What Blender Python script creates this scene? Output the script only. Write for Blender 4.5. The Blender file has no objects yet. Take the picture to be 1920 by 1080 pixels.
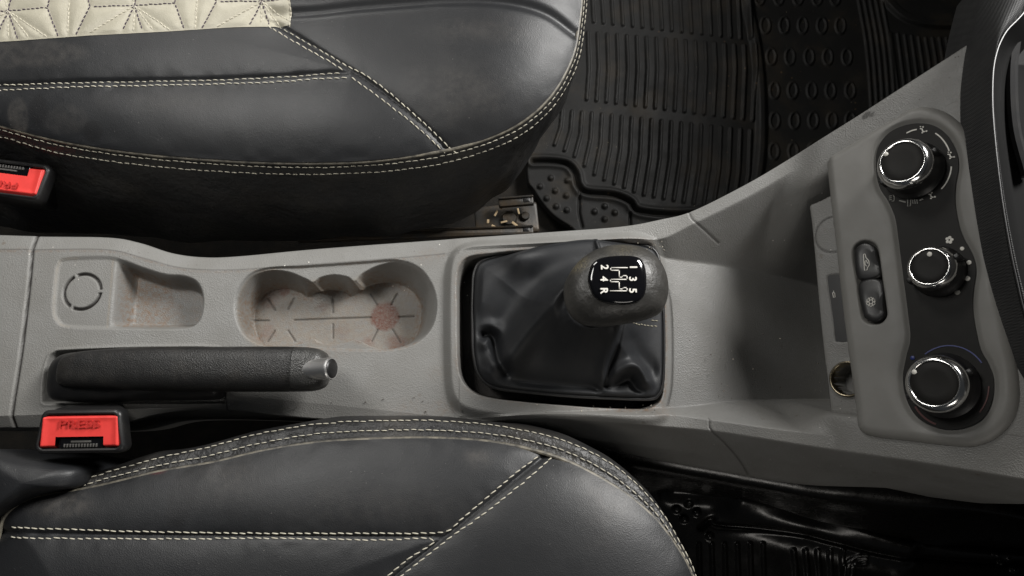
import bpy, math, random
import numpy as np
from mathutils import Vector, Matrix

random.seed(4); rng = np.random.default_rng(4)
S = bpy.context.scene
# ------------------------------------------------------------------ camera, light, exposure
CAMH = 0.65; TH = math.radians(13.0); FPX = 1387.0
SN, CN = math.sin(TH), math.cos(TH)
CAM = np.array([0.0, -CAMH*math.tan(TH), CAMH])
cd = bpy.data.cameras.new('camera'); cam = bpy.data.objects.new('camera', cd); S.collection.objects.link(cam)
cam.location = CAM; cam.rotation_euler = (TH, 0, 0)
cd.sensor_width = 36.0; cd.lens = 36.0*FPX/1920.0; cd.clip_start = 0.01; cd.clip_end = 50
S.camera = cam

w = bpy.data.worlds.new('World'); S.world = w; w.use_nodes = True
w.node_tree.nodes['Background'].inputs[0].default_value = (0.86, 0.93, 1.0, 1)
w.node_tree.nodes['Background'].inputs[1].default_value = 0.025

def area(name, loc, target, sx, sy, power, col):
    l = bpy.data.lights.new(name, 'AREA'); l.shape = 'RECTANGLE'; l.size = sx; l.size_y = sy
    l.energy = power; l.color = col
    o = bpy.data.objects.new(name, l); S.collection.objects.link(o)
    o.location = loc
    d = Vector(target) - Vector(loc)
    o.rotation_euler = d.to_track_quat('-Z', 'Y').to_euler()
    return o
area('windscreen_light', (0.9, 0.7, 0.85), (-0.15, 0.0, 0.0), 0.42, 0.40, 31, (1.0, 0.985, 0.96))
area('side_window_light', (-0.50, 0.90, 0.58), (0.0, 0.0, 0.0), 0.30, 0.26, 3.6, (1.0, 0.975, 0.93))
area('driver_window_light', (0.35, -1.0, 0.62), (0.30, 0.0, -0.1), 0.5, 0.22, 1.7, (1.0, 0.95, 0.88))
area('falloff_fill', (-0.40, 0.22, 0.62), (-0.40, 0.05, 0.0), 0.22, 0.22, 2.5, (1.0, 0.98, 0.94))  # small overhead fill added for falloff towards the right, not an actual lamp

S.view_settings.view_transform = 'Standard'; S.view_settings.look = 'None'
S.view_settings.exposure = 0.0; S.view_settings.gamma = 1.0

# ------------------------------------------------------------------ pixel <-> world helpers
def rays(px, py):
    px = np.asarray(px, float); py = np.asarray(py, float)
    a = (px-960)/FPX; b = (540-py)/FPX
    return a, b*CN + SN, b*SN - CN
def U(px, py, z):
    dx, dy, dz = rays(px, py); t = (np.asarray(z, float)-CAM[2])/dz
    return np.stack([CAM[0]+dx*t, CAM[1]+dy*t, CAM[2]+dz*t], -1)
PA, PB = 0.05, 0.253                      # fascia plane z = PA + (x-PB)
PN = np.array([-1, 0, 1])/math.sqrt(2); PU = np.array([1, 0, 1])/math.sqrt(2); PV = np.array([0., 1, 0])
PC = float(np.dot(PN, [PB, 0, PA]))
def UP(px, py, off=0.0):
    dx, dy, dz = rays(px, py)
    nd = PN[0]*dx + PN[2]*dz; t = (PC + off - float(np.dot(PN, CAM)))/nd
    return np.stack([CAM[0]+dx*t, CAM[1]+dy*t, CAM[2]+dz*t], -1)
PO = UP(1700, 540)
def uv_of(p):
    q = np.asarray(p) - PO
    return np.stack([q @ PU, q @ PV], -1)

def cr(pts, closed=False, n=8):
    P = np.asarray(pts, float)
    if closed: Q = np.vstack([P[-1], P, P[0], P[1]])
    else: Q = np.vstack([2*P[0]-P[1], P, 2*P[-1]-P[-2]])
    out = []; m = len(P) if closed else len(P)-1
    t = np.linspace(0, 1, n, endpoint=False)[:, None]
    for i in range(m):
        a, b, c, d = Q[i], Q[i+1], Q[i+2], Q[i+3]
        out.append(0.5*((2*b)+(-a+c)*t+(2*a-5*b+4*c-d)*t*t+(-a+3*b-3*c+d)*t**3))
    r = np.vstack(out)
    return r if closed else np.vstack([r, P[-1]])
def arc_resample(P, step):
    P = np.asarray(P, float); L = np.concatenate([[0], np.cumsum(np.linalg.norm(np.diff(P, axis=0), axis=1))])
    n = max(2, int(L[-1]/step)+1); s = np.linspace(0, L[-1], n)
    return np.stack([np.interp(s, L, P[:, k]) for k in range(P.shape[1])], -1)

def segdist(X, Y, pts, closed=False):
    """distance to polyline, nearest point"""
    P = np.asarray(pts, float)[:, :2]; n = len(P); best = np.full(X.shape, 1e9); nx = np.zeros_like(X); ny = np.zeros_like(X)
    for i in range(n if closed else n-1):
        a = P[i]; b = P[(i+1) % n]; ab = b-a; L = ab@ab
        if L < 1e-14: continue
        t = np.clip(((X-a[0])*ab[0]+(Y-a[1])*ab[1])/L, 0, 1)
        qx = a[0]+t*ab[0]; qy = a[1]+t*ab[1]; d = (X-qx)**2+(Y-qy)**2
        m = d < best; best = np.where(m, d, best); nx = np.where(m, qx, nx); ny = np.where(m, qy, ny)
    return np.sqrt(best), nx, ny
def inside(X, Y, pts):
    P = np.asarray(pts, float)[:, :2]; n = len(P); r = np.zeros(X.shape, bool)
    for i in range(n):
        a = P[i]; b = P[(i+1) % n]
        if a[1] == b[1]: continue
        c = ((a[1] > Y) != (b[1] > Y)) & (X < (b[0]-a[0])*(Y-a[1])/(b[1]-a[1])+a[0]); r ^= c
    return r
def sdf(X, Y, pts, pad=0.03):
    """signed distance (negative inside), computed only near the outline"""
    P = np.asarray(pts, float)[:, :2]; out = np.full(X.shape, pad)
    m = (X > P[:, 0].min()-pad) & (X < P[:, 0].max()+pad) & (Y > P[:, 1].min()-pad) & (Y < P[:, 1].max()+pad)
    if m.any():
        x = X[m]; y = Y[m]; d, _, _ = segdist(x, y, P, True); d[inside(x, y, P)] *= -1; out[m] = d
    return out
def ldist(X, Y, pts, pad=0.02):
    P = np.asarray(pts, float)[:, :2]; out = np.full(X.shape, 1.0)
    m = (X > P[:, 0].min()-pad) & (X < P[:, 0].max()+pad) & (Y > P[:, 1].min()-pad) & (Y < P[:, 1].max()+pad)
    if m.any(): out[m] = segdist(X[m], Y[m], P)[0]
    return out
def ss(a, b, x):
    t = np.clip((x-a)/(b-a), 0, 1); return t*t*(3-2*t)
def vnoise(X, Y, scale, seed=0):
    r = np.random.default_rng(seed); T = r.random((256, 256))
    x = X*scale+100; y = Y*scale+100; xi = np.floor(x).astype(int); yi = np.floor(y).astype(int)
    fx = x-xi; fy = y-yi; fx = fx*fx*(3-2*fx); fy = fy*fy*(3-2*fy)
    g = lambda i, j: T[i % 256, j % 256]
    return ((g(xi, yi)*(1-fx)+g(xi+1, yi)*fx)*(1-fy)+(g(xi, yi+1)*(1-fx)+g(xi+1, yi+1)*fx)*fy)-0.5

# ------------------------------------------------------------------ object helpers
def tag(o, label=None, cat=None, group=None, kind=None):
    if label: o['label'] = label
    if cat: o['category'] = cat
    if group: o['group'] = group
    if kind: o['kind'] = kind
    return o
def empty(name, loc, label, cat, group=None):
    o = bpy.data.objects.new(name, None); S.collection.objects.link(o); o.location = tuple(loc); o.empty_display_size = 0.02
    bpy.context.view_layer.update()
    return tag(o, label, cat, group)
def link(name, me, m, parent=None, smooth=True):
    o = bpy.data.objects.new(name, me); S.collection.objects.link(o)
    if m: me.materials.append(m)
    if smooth: me.polygons.foreach_set('use_smooth', [True]*len(me.polygons))
    if parent:
        o.parent = parent
        M = Matrix.Translation(parent.location)
        if parent.parent: M = Matrix.Translation(parent.parent.location) if parent.type != 'EMPTY' else M
        o.matrix_parent_inverse = M.inverted() if parent.type == 'EMPTY' else Matrix()
    return o
class MB:
    def __init__(s): s.v = []; s.f = []; s.n = 0
    def add(s, v, f):
        v = np.asarray(v, float); s.v.append(v)
        s.f += [tuple(int(i)+s.n for i in q) for q in f]; s.n += len(v)
    def rings(s, R, closed_ring=True, cap0=False, cap1=False):
        R = [np.asarray(r, float) for r in R]; m = len(R[0]); f = []
        for i in range(len(R)-1):
            for j in range(m if closed_ring else m-1):
                k = (j+1) % m; f.append((i*m+j, i*m+k, (i+1)*m+k, (i+1)*m+j))
        if cap0: f.append(tuple(range(m))[::-1])
        if cap1: f.append(tuple((len(R)-1)*m+j for j in range(m)))
        s.add(np.vstack(R), f)
    def tube(s, P, r, n=8, closed=False, taper=None):
        P = np.asarray(P, float); R = []
        N = len(P)
        for i in range(N):
            a = P[(i-1) % N] if closed or i > 0 else P[i]; b = P[(i+1) % N] if closed or i < N-1 else P[i]
            t = b-a; t /= np.linalg.norm(t)+1e-12
            up = np.array([0, 0, 1.]) if abs(t[2]) < .9 else np.array([1., 0, 0])
            x = np.cross(up, t); x /= np.linalg.norm(x); y = np.cross(t, x)
            rr = r*(taper[i] if taper is not None else 1)
            th = np.linspace(0, 2*math.pi, n, endpoint=False)
            R.append(P[i]+rr*(np.cos(th)[:, None]*x+np.sin(th)[:, None]*y))
        if closed: R.append(R[0])
        s.rings(R, cap0=not closed, cap1=not closed)
    def ribbon(s, P, nrm, w, h=0.0003):
        """thin raised strip along P lying on a surface with normal nrm"""
        P = np.asarray(P, float); nrm = np.asarray(nrm, float); R = []
        for i in range(len(P)):
            t = P[min(i+1, len(P)-1)]-P[max(i-1, 0)]; t /= np.linalg.norm(t)+1e-12
            x = np.cross(nrm, t); x /= np.linalg.norm(x)+1e-12
            R.append([P[i]-x*w/2-nrm*h, P[i]-x*w/2+nrm*h, P[i]+x*w/2+nrm*h, P[i]+x*w/2-nrm*h])
        s.rings(R, cap0=True, cap1=True)
    def disc(s, c, nrm, r, h=0.0004, n=20, ry=None):
        nrm = np.asarray(nrm, float); x = np.cross([0, 1, 0], nrm); x /= np.linalg.norm(x); y = np.cross(nrm, x)
        th = np.linspace(0, 2*math.pi, n, endpoint=False); ry = ry or r
        e = np.cos(th)[:, None]*x*r+np.sin(th)[:, None]*y*ry
        s.rings([c+e-nrm*h, c+e+nrm*h*.6, c+e*.85+nrm*h], cap0=True, cap1=True)
    def box(s, c, ax, ay, az, sx, sy, sz, bev=0.0):
        c = np.asarray(c, float); ax, ay, az = [np.asarray(q, float) for q in (ax, ay, az)]
        def ring(hx, hy, z, r):
            o = []
            for (qx, qy, a0) in ((1, 1, 0), (-1, 1, 90), (-1, -1, 180), (1, -1, 270)):
                for k in range(5):
                    a = math.radians(a0+k*22.5)
                    o.append(c+ax*(qx*(hx-r)+r*math.cos(a))+ay*(qy*(hy-r)+r*math.sin(a))+az*z)
            return o
        r = max(bev, 1e-5)
        s.rings([ring(sx/2-r, sy/2-r, -sz/2, r*.3), ring(sx/2, sy/2, -sz/2+r, r), ring(sx/2, sy/2, sz/2-r, r),
                 ring(sx/2-r*.3, sy/2-r*.3, sz/2-r*.3, r), ring(sx/2-r, sy/2-r, sz/2, r*.6)], cap0=True, cap1=True)
    def build(s, name, m, parent=None, smooth=True, sharp=40):
        me = bpy.data.meshes.new(name)
        me.from_pydata(np.vstack(s.v).tolist() if s.v else [], [], s.f); me.update()
        o = link(name, me, m, parent, smooth)
        if smooth and sharp:
            try: me.set_sharp_from_angle(angle=math.radians(sharp))
            except Exception: pass
        return o
def grid_mesh(name, V, m, parent=None, keep=None, attr=None, flip=False):
    """V: (n,k,3) array of points -> mesh"""
    n, k, _ = V.shape; idx = np.arange(n*k).reshape(n, k)
    q = np.stack([idx[:-1, :-1], idx[1:, :-1], idx[1:, 1:], idx[:-1, 1:]], -1)
    if keep is not None: q = q[keep]
    q = q.reshape(-1, 4)
    if flip: q = q[:, ::-1]
    used = np.unique(q); rm = np.full(n*k, -1); rm[used] = np.arange(len(used)); q = rm[q]
    P = V.reshape(-1, 3)[used]
    me = bpy.data.meshes.new(name)
    me.vertices.add(len(P)); me.vertices.foreach_set('co', P.ravel().astype(np.float32))
    me.loops.add(q.size); me.loops.foreach_set('vertex_index', q.ravel().astype(np.int32))
    me.polygons.add(len(q)); me.polygons.foreach_set('loop_start', np.arange(0, q.size, 4, dtype=np.int32))
    me.update(calc_edges=True)
    if attr:
        for an, A in attr.items():
            a = me.attributes.new(an, 'FLOAT', 'POINT'); a.data.foreach_set('value', A.reshape(-1)[used].astype(np.float32))
    me.validate()
    return link(name, me, m, parent)
def cushion(name, outline, step, zf, m, parent, attr=None, pad=0.0, edge_z=None):
    O = np.asarray(outline)[:, :2]
    x = np.arange(O[:, 0].min()-step, O[:, 0].max()+2*step, step); y = np.arange(O[:, 1].min()-step, O[:, 1].max()+2*step, step)
    X, Y = np.meshgrid(x, y, indexing='ij')
    d, nx, ny = segdist(X, Y, O, True); ins = inside(X, Y, O)
    near = (~ins)
    c = ins[:-1, :-1] | ins[1:, :-1] | ins[1:, 1:] | ins[:-1, 1:]
    X2 = np.where(near, nx, X); Y2 = np.where(near, ny, Y)
    Z = zf(X2, Y2, np.where(ins, d, 0))
    A = {k: f(X2, Y2) for k, f in attr.items()} if attr else None
    return grid_mesh(name, np.stack([X2, Y2, Z], -1), m, parent, keep=c, attr=A)
def text_geo(txt, size, extr=0.0003):
    cu = bpy.data.curves.new('t', 'FONT'); cu.body = txt; cu.size = size; cu.extrude = extr; cu.align_x = 'CENTER'; cu.align_y = 'CENTER'
    o = bpy.data.objects.new('t', cu); S.collection.objects.link(o)
    dg = bpy.context.evaluated_depsgraph_get(); me = bpy.data.meshes.new_from_object(o.evaluated_get(dg))
    v = np.array([tuple(q.co) for q in me.vertices]); f = [tuple(p.vertices) for p in me.polygons]
    bpy.data.objects.remove(o); bpy.data.curves.remove(cu); bpy.data.meshes.remove(me)
    return v, f
def add_text(mb, txt, size, c, xd, yd, nd, bold=0, sx=1.0):
    v, f = text_geo(txt, size)
    xd, yd, nd = [np.asarray(q, float) for q in (xd, yd, nd)]
    P = c+v[:, :1]*sx*xd+v[:, 1:2]*yd+v[:, 2:]*nd
    mb.add(P, f)
    if bold:
        for dx, dy in ((bold, 0), (-bold, 0), (0, bold), (0, -bold)):
            mb.add(P+xd*dx+yd*dy-nd*1e-5*(2+dx*100), f)

# ------------------------------------------------------------------ materials
def mat(name, col, rough=0.5, col2=None, nscale=30, ncon=(0.45, 0.65), bump=None, metallic=0, spec=0.5, rvar=0, coat=0, attrs=None, specks=None, wave=None, sheen=0):
    m = bpy.data.materials.new(name); m.use_nodes = True; nt = m.node_tree; N = nt.nodes; L = nt.links
    b = N['Principled BSDF']; tc = N.new('ShaderNodeTexCoord'); g = N.new('ShaderNodeNewGeometry'); P = g.outputs['Position']
    b.inputs['Roughness'].default_value = rough; b.inputs['Metallic'].default_value = metallic
    b.inputs['Specular IOR Level'].default_value = spec; b.inputs['Coat Weight'].default_value = coat; b.inputs['Coat Roughness'].default_value = 0.08
    if sheen: b.inputs['Sheen Weight'].default_value = sheen; b.inputs['Sheen Roughness'].default_value = 0.4
    def noise(sc, det=4, ro=0.6):
        n = N.new('ShaderNodeTexNoise'); n.inputs['Scale'].default_value = sc; n.inputs['Detail'].default_value = det; n.inputs['Roughness'].default_value = ro
        L.new(P, n.inputs['Vector']); return n.outputs['Fac']
    def ramp(s, a, c):
        r = N.new('ShaderNodeMapRange'); r.inputs[1].default_value = a; r.inputs[2].default_value = c; L.new(s, r.inputs[0]); r.clamp = True; return r.outputs[0]
    def mix(f, A, B):
        x = N.new('ShaderNodeMix'); x.data_type = 'RGBA'
        if hasattr(f, 'is_output'): L.new(f, x.inputs[0])
        else: x.inputs[0].default_value = f
        for i, q in ((6, A), (7, B)):
            if hasattr(q, 'is_output'): L.new(q, x.inputs[i])
            else: x.inputs[i].default_value = (*q, 1)
        return x.outputs[2]
    def mul(a, c):
        x = N.new('ShaderNodeMath'); x.operation = 'MULTIPLY'; L.new(a, x.inputs[0])
        if hasattr(c, 'is_output'): L.new(c, x.inputs[1])
        else: x.inputs[1].default_value = c
        return x.outputs[0]
    C = mix(0.0, col, col)
    if col2: C = mix(ramp(noise(nscale, 6), *ncon), col, col2)
    if attrs:
        for (an, acol, nsc, lo, hi) in attrs:
            a = N.new('ShaderNodeAttribute'); a.attribute_name = an
            f = a.outputs['Fac']
            if nsc: f = mul(f, ramp(noise(nsc, 7, .7), lo, hi))
            C = mix(f, C, acol)
    if specks:
        for (scol, sc, thr, amt) in specks:
            v = N.new('ShaderNodeTexVoronoi'); v.inputs['Scale'].default_value = sc; L.new(P, v.inputs['Vector'])
            r = ramp(v.outputs['Distance'], thr, thr*0.6)
            w2 = ramp(noise(sc*0.11, 3), 0.5, 0.62)
            C = mix(mul(mul(r, w2), amt), C, scol)
    L.new(C, b.inputs['Base Color'])
    if rvar:
        r = ramp(noise(nscale*1.7, 4), 0.3, 0.7); q = N.new('ShaderNodeMapRange'); L.new(r, q.inputs[0])
        q.inputs[3].default_value = rough-rvar; q.inputs[4].default_value = rough+rvar; L.new(q.outputs[0], b.inputs['Roughness'])
    prev = None
    for (sc, st, dist, kind) in (bump or []):
        if kind == 'v':
            v = N.new('ShaderNodeTexVoronoi'); v.inputs['Scale'].default_value = sc; L.new(P, v.inputs['Vector']); s = v.outputs['Distance']
        else: s = noise(sc, 5)
        B = N.new('ShaderNodeBump'); B.inputs['Strength'].default_value = st; B.inputs['Distance'].default_value = dist
        L.new(s, B.inputs['Height'])
        if prev: L.new(prev, B.inputs['Normal'])
        prev = B.outputs[0]
    if wave:
        (sc, st, dist, rot) = wave
        mp = N.new('ShaderNodeMapping'); mp.inputs['Rotation'].default_value = rot; L.new(P, mp.inputs['Vector'])
        for k in (0, 1):
            wv = N.new('ShaderNodeTexWave'); wv.inputs['Scale'].default_value = sc; wv.bands_direction = 'XY'[k]; wv.inputs['Distortion'].default_value = 0.6
            L.new(mp.outputs[0], wv.inputs['Vector'])
            B = N.new('ShaderNodeBump'); B.inputs['Strength'].default_value = st; B.inputs['Distance'].default_value = dist; L.new(wv.outputs['Fac'], B.inputs['Height'])
            if prev: L.new(prev, B.inputs['Normal'])
            prev = B.outputs[0]
    if prev: L.new(prev, b.inputs['Normal'])
    return m
GREY = (0.2, 0.198, 0.19)
M = {}
M['console'] = mat('grey_grained_plastic', GREY, 0.5, (0.172, 0.168, 0.157), 22, (0.35, 0.7),
    bump=[(900, 0.38, 0.0006, 'v'), (35, 0.12, 0.002, 'n')], rvar=0.09,
    attrs=[('lift', (0.235, 0.205, 0.165), 150, 0.3, 0.6), ('dust_sheen', (0.17, 0.105, 0.062), 260, 0.42, 0.68), ('rust', (0.125, 0.042, 0.024), 420, 0.22, 0.6), ('dark_mask', (0.014, 0.011, 0.009), 0, 0, 1)],
    specks=[((0.05, 0.04, 0.03), 160, 0.10, 0.9), ((0.75, 0.72, 0.65), 110, 0.07, 0.9), ((0.11, 0.085, 0.06), 45, 0.10, 0.5)])
M['fascia'] = mat('smooth_grey_plastic', (0.2, 0.196, 0.184), 0.5, (0.178, 0.173, 0.16), 30, (0.35, 0.7), bump=[(1500, 0.25, 0.0004, 'n')], rvar=0.07, specks=[((0.5, 0.47, 0.4), 140, 0.05, 0.8)])
LEA = (0.0115, 0.0122, 0.0138)
M['leather'] = mat('black_leather', LEA, 0.46, (0.0165, 0.017, 0.018), 14, (0.4, 0.8), bump=[(1300, 0.25, 0.0004, 'v'), (70, 0.07, 0.002, 'n'), (11, 0.06, 0.010, 'n')], rvar=0.03,
    attrs=[('dust_sheen', (0.11, 0.10, 0.09), 120, 0.3, 0.75), ('dark', (0.008, 0.008, 0.009), 0, 0, 1), ('redmark', (0.16, 0.012, 0.012), 0, 0, 1)],  # first pale tone: dust plus soft highlights painted on the cushions
    specks=[((0.3, 0.29, 0.27), 170, 0.055, 0.8), ((0.22, 0.21, 0.2), 420, 0.09, 0.5)])
M['skirt'] = mat('black_leather_side', (0.0135, 0.0135, 0.014), 0.46, (0.032, 0.029, 0.025), 24, (0.45, 0.75), bump=[(1300, 0.2, 0.0004, 'v'), (30, 0.6, 0.010, 'n')], rvar=0.08)
M['cream'] = mat('cream_leather', (0.40, 0.375, 0.30), 0.5, (0.32, 0.30, 0.235), 40, (0.35, 0.7), bump=[(900, 0.3, 0.0004, 'v'), (80, 0.2, 0.002, 'n')])
M['thread'] = mat('cream_thread', (0.62, 0.585, 0.48), 0.7, (0.36, 0.335, 0.27), 200, (0.3, 0.8))
M['thread_dark'] = mat('purple_thread', (0.05, 0.035, 0.055), 0.7)
M['thread_dim'] = mat('dusty_thread', (0.36, 0.33, 0.25), 0.8)
M['piping'] = mat('worn_piping', (0.05, 0.046, 0.038), 0.5, (0.20, 0.18, 0.14), 120, (0.38, 0.66), bump=[(900, 0.3, 0.0005, 'n')])
M['boot'] = mat('gaiter_leather', (0.0125, 0.0135, 0.0155), 0.56, (0.019, 0.0195, 0.0205), 40, (0.4, 0.8), bump=[(1500, 0.3, 0.0004, 'v'), (90, 0.12, 0.002, 'n')], rvar=0.05, spec=0.4, specks=[((0.25, 0.24, 0.22), 200, 0.05, 0.7)])
M['knob'] = mat('worn_knob_plastic', (0.045, 0.043, 0.039), 0.42, (0.03, 0.029, 0.027), 60, (0.35, 0.65), bump=[(110, 0.5, 0.002, 'n'), (500, 0.25, 0.0006, 'n')], rvar=0.09, attrs=[('scuff', (0.22, 0.19, 0.12), 900, 0.45, 0.6)])
M['gloss'] = mat('gloss_black', (0.004, 0.004, 0.005), 0.08, coat=0.6)
M['black'] = mat('satin_black_plastic', (0.011, 0.011, 0.0115), 0.38, (0.02, 0.019, 0.018), 90, (0.4, 0.8), bump=[(900, 0.1, 0.0003, 'n')])
M['panel'] = mat('matt_black_panel', (0.0085, 0.008, 0.007), 0.55, (0.013, 0.012, 0.0105), 60, (0.4, 0.7), bump=[(2500, 0.2, 0.0002, 'n')], spec=0.22)
M['grip'] = mat('grip_leather', (0.0125, 0.0122, 0.012), 0.42, (0.024, 0.022, 0.020), 45, (0.5, 0.75), bump=[(1150, 0.38, 0.0006, 'v'), (50, 0.2, 0.002, 'n')], rvar=0.06)
M['chrome'] = mat('chrome', (0.86, 0.85, 0.83), 0.16, metallic=1)
M['white'] = mat('white_marking', (0.72, 0.7, 0.64), 0.5)
M['dimwhite'] = mat('grey_marking', (0.25, 0.245, 0.22), 0.5)
M['blue'] = mat('blue_marking', (0.012, 0.025, 0.16), 0.4)
M['redmk'] = mat('red_marking', (0.07, 0.01, 0.008), 0.4)
M['red'] = mat('red_plastic', (0.74, 0.055, 0.048), 0.42, (0.64, 0.045, 0.038), 80, (0.4, 0.7), bump=[(200, 0.08, 0.001, 'n')])
M['reddark'] = mat('red_emboss', (0.46, 0.028, 0.024), 0.45)
M['rubber'] = mat('black_rubber_mat', (0.0125, 0.0123, 0.0118), 0.6, (0.027, 0.0225, 0.017), 22, (0.5, 0.7), bump=[(700, 0.5, 0.0006, 'n')], rvar=0.1, spec=0.25, specks=[((0.3, 0.26, 0.18), 90, 0.06, 0.9), ((0.14, 0.09, 0.05), 60, 0.10, 0.6), ((0.2, 0.18, 0.14), 230, 0.08, 0.6)])
M['wet'] = mat('shiny_rubber_mat', (0.006, 0.0055, 0.005), 0.27, bump=[(160, 0.15, 0.001, 'n')], rvar=0.06, nscale=50, specks=[((0.2, 0.16, 0.1), 90, 0.05, 0.6)])
M['carpet'] = mat('dark_carpet', (0.010, 0.009, 0.0075), 0.95, (0.022, 0.018, 0.013), 60, (0.4, 0.7), bump=[(1200, 0.9, 0.002, 'n')])
M['metal'] = mat('dirty_steel', (0.035, 0.033, 0.03), 0.5, (0.055, 0.04, 0.025), 60, (0.4, 0.6), metallic=0.3, bump=[(300, 0.3, 0.001, 'n')])
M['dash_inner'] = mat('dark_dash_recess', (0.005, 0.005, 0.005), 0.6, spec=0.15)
M['dash'] = mat('woven_dash_skin', (0.022, 0.022, 0.0225), 0.65, (0.03, 0.03, 0.0295), 50, (0.4, 0.7), wave=(230, 0.35, 0.0006, (0, 0, 0.5)))
M['dull'] = mat('dull_grey_plastic', (0.06, 0.058, 0.054), 0.5, (0.09, 0.085, 0.08), 40, (0.4, 0.7))
M['crumb'] = mat('crumb', (0.4, 0.3, 0.18), 0.9)
M['satin_chrome'] = mat('satin_chrome', (0.97, 0.96, 0.95), 0.37, metallic=1)
M['brass'] = mat('worn_metal_sleeve', (0.28, 0.24, 0.17), 0.28, metallic=1)

# ------------------------------------------------------------------ the setting
ZF = -0.225
fl = MB(); fl.add([(-0.9, -0.9, ZF-.012), (0.9, -0.9, ZF-.012), (0.9, 0.9, ZF-.012), (-0.9, 0.9, ZF-.012)], [(0, 1, 2, 3)])
tag(fl.build('floor', M['carpet'], smooth=False), kind='structure')

# ------------------------------------------------------------------ centre console (loft through long curves)
con = empty('centre_console', (0, 0, -0.1), 'grey plastic centre console with cup holders running between the two seats', 'console')
x0 = -0.49; x1 = 0.40
XS = np.arange(x0, x1, 0.0008)
def curve(pts):
    """pts: (px,py,z) or (px,py,'p',off) on the fascia plane -> y(x), z(x)"""
    W = []
    for p in pts:
        W.append(UP(p[0], p[1], p[3]) if p[2] == 'p' else U(*p))
    W = cr(np.array(W), False, 8); o = np.argsort(W[:, 0]); W = W[o]
    return np.interp(XS, W[:, 0], W[:, 1]), np.interp(XS, W[:, 0], W[:, 2])
Po = -0.006
B = [(-90, 438, -.006), (60, 443, -.006), (200, 445, -.006), (260, 455, -.006), (320, 474, -.006), (380, 482, -.006), (450, 480, -.006), (600, 466, -.005), (820, 450, -.003),
     (870, 446, 0), (1000, 437, .002), (1160, 425, .004), (1240, 411, .006), (1300, 395, .010), (1400, 345, .022), (1480, 298, .034), (1545, 257, 'p', Po), (1620, 210, 'p', Po), (1700, 158, 'p', Po), (1820, 80, 'p', Po), (1900, 25, 'p', Po), (1990, -40, 'p', Po)]
Cc = [(-90, 468, 0), (60, 468, 0), (200, 468, 0), (270, 484, 0), (340, 502, 0), (430, 506, 0), (520, 500, 0), (700, 487, 0), (820, 477, 0), (870, 468, .003), (1000, 461, .004), (1160, 452, .005), (1240, 447, .006),
      (1297, 421, .009), (1400, 371, .021), (1480, 326, .033), (1545, 289, 'p', Po), (1620, 243, 'p', Po), (1700, 195, 'p', Po), (1820, 130, 'p', Po), (1900, 80, 'p', Po), (1990, 20, 'p', Po)]
yB, zB = curve(B); yC, zC = curve(Cc)
D = [(-90, 472, 0), (60, 472, 0), (200, 472, 0), (270, 488, 0), (340, 506, 0), (430, 510, 0), (520, 504, 0), (700, 491, 0), (820, 481, 0), (870, 474, .002), (1000, 467, .001), (1160, 459, -.002), (1245, 483, -.012), (1340, 496, -.028), (1450, 515, -.052), (1560, 540, -.078), (1700, 560, -.085), (1900, 570, -.085)]
E = [(-90, 778, 0), (60, 772, 0), (300, 762, 0), (400, 752, 0), (440, 738, 0), (600, 752, 0), (840, 776, 0), (900, 778, .001), (1258, 765, -.012), (1380, 753, -.026), (1560, 750, -.072), (1700, 750, -.085), (1900, 750, -.085)]
F = [(-90, 782, 0), (60, 778, 0), (300, 766, 0), (400, 758, 0), (440, 743, 0), (600, 757, 0), (840, 782, 0), (900, 784, .001), (1038, 776, .004), (1186, 780, .004), (1258, 778, .005), (1330, 787, .010), (1450, 803, .028),
     (1545, 814, 'p', Po), (1600, 821, 'p', Po), (1750, 842, 'p', Po), (1920, 870, 'p', Po), (1990, 880, 'p', Po)]
G = [(-90, 803, -.008), (160, 801, -.008), (230, 794, -.008), (290, 778, -.006), (350, 770, -.005), (425, 768, -.003), (560, 783, -.0025), (700, 791, -.0025), (860, 793, -.001), (960, 787, .001), (1038, 786, .002), (1186, 796, .003), (1325, 807, .008), (1450, 826, .026),
     (1545, 841, 'p', Po), (1600, 849, 'p', Po), (1750, 871, 'p', Po), (1920, 900, 'p', Po), (1990, 912, 'p', Po)]
H = [(-90, 806, -.03), (160, 804, -.03), (230, 797, -.03), (290, 781, -.03), (350, 773, -.03), (560, 786, -.03), (860, 799, -.03), (1060, 819, -.03), (1250, 843, -.03), (1400, 862, -.022), (1600, 892, 0), (1750, 912, .02), (1920, 945, .05), (1990, 960, .05)]
H2 = [(-90, 808, -.06), (160, 806, -.06), (290, 783, -.06), (560, 788, -.06), (860, 803, -.06), (1060, 823, -.06), (1120, 836, -.06), (1250, 866, -.06), (1400, 893, -.055), (1520, 911, -.045), (1680, 917, -.03), (1800, 937, -.015), (1920, 962, 0), (1990, 975, 0)]
yD, zD = curve(D); yE, zE = curve(E); yF, zF = curve(F); yG, zG = curve(G); yH, zH = curve(H); yI, zI = curve(H2)
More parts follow.
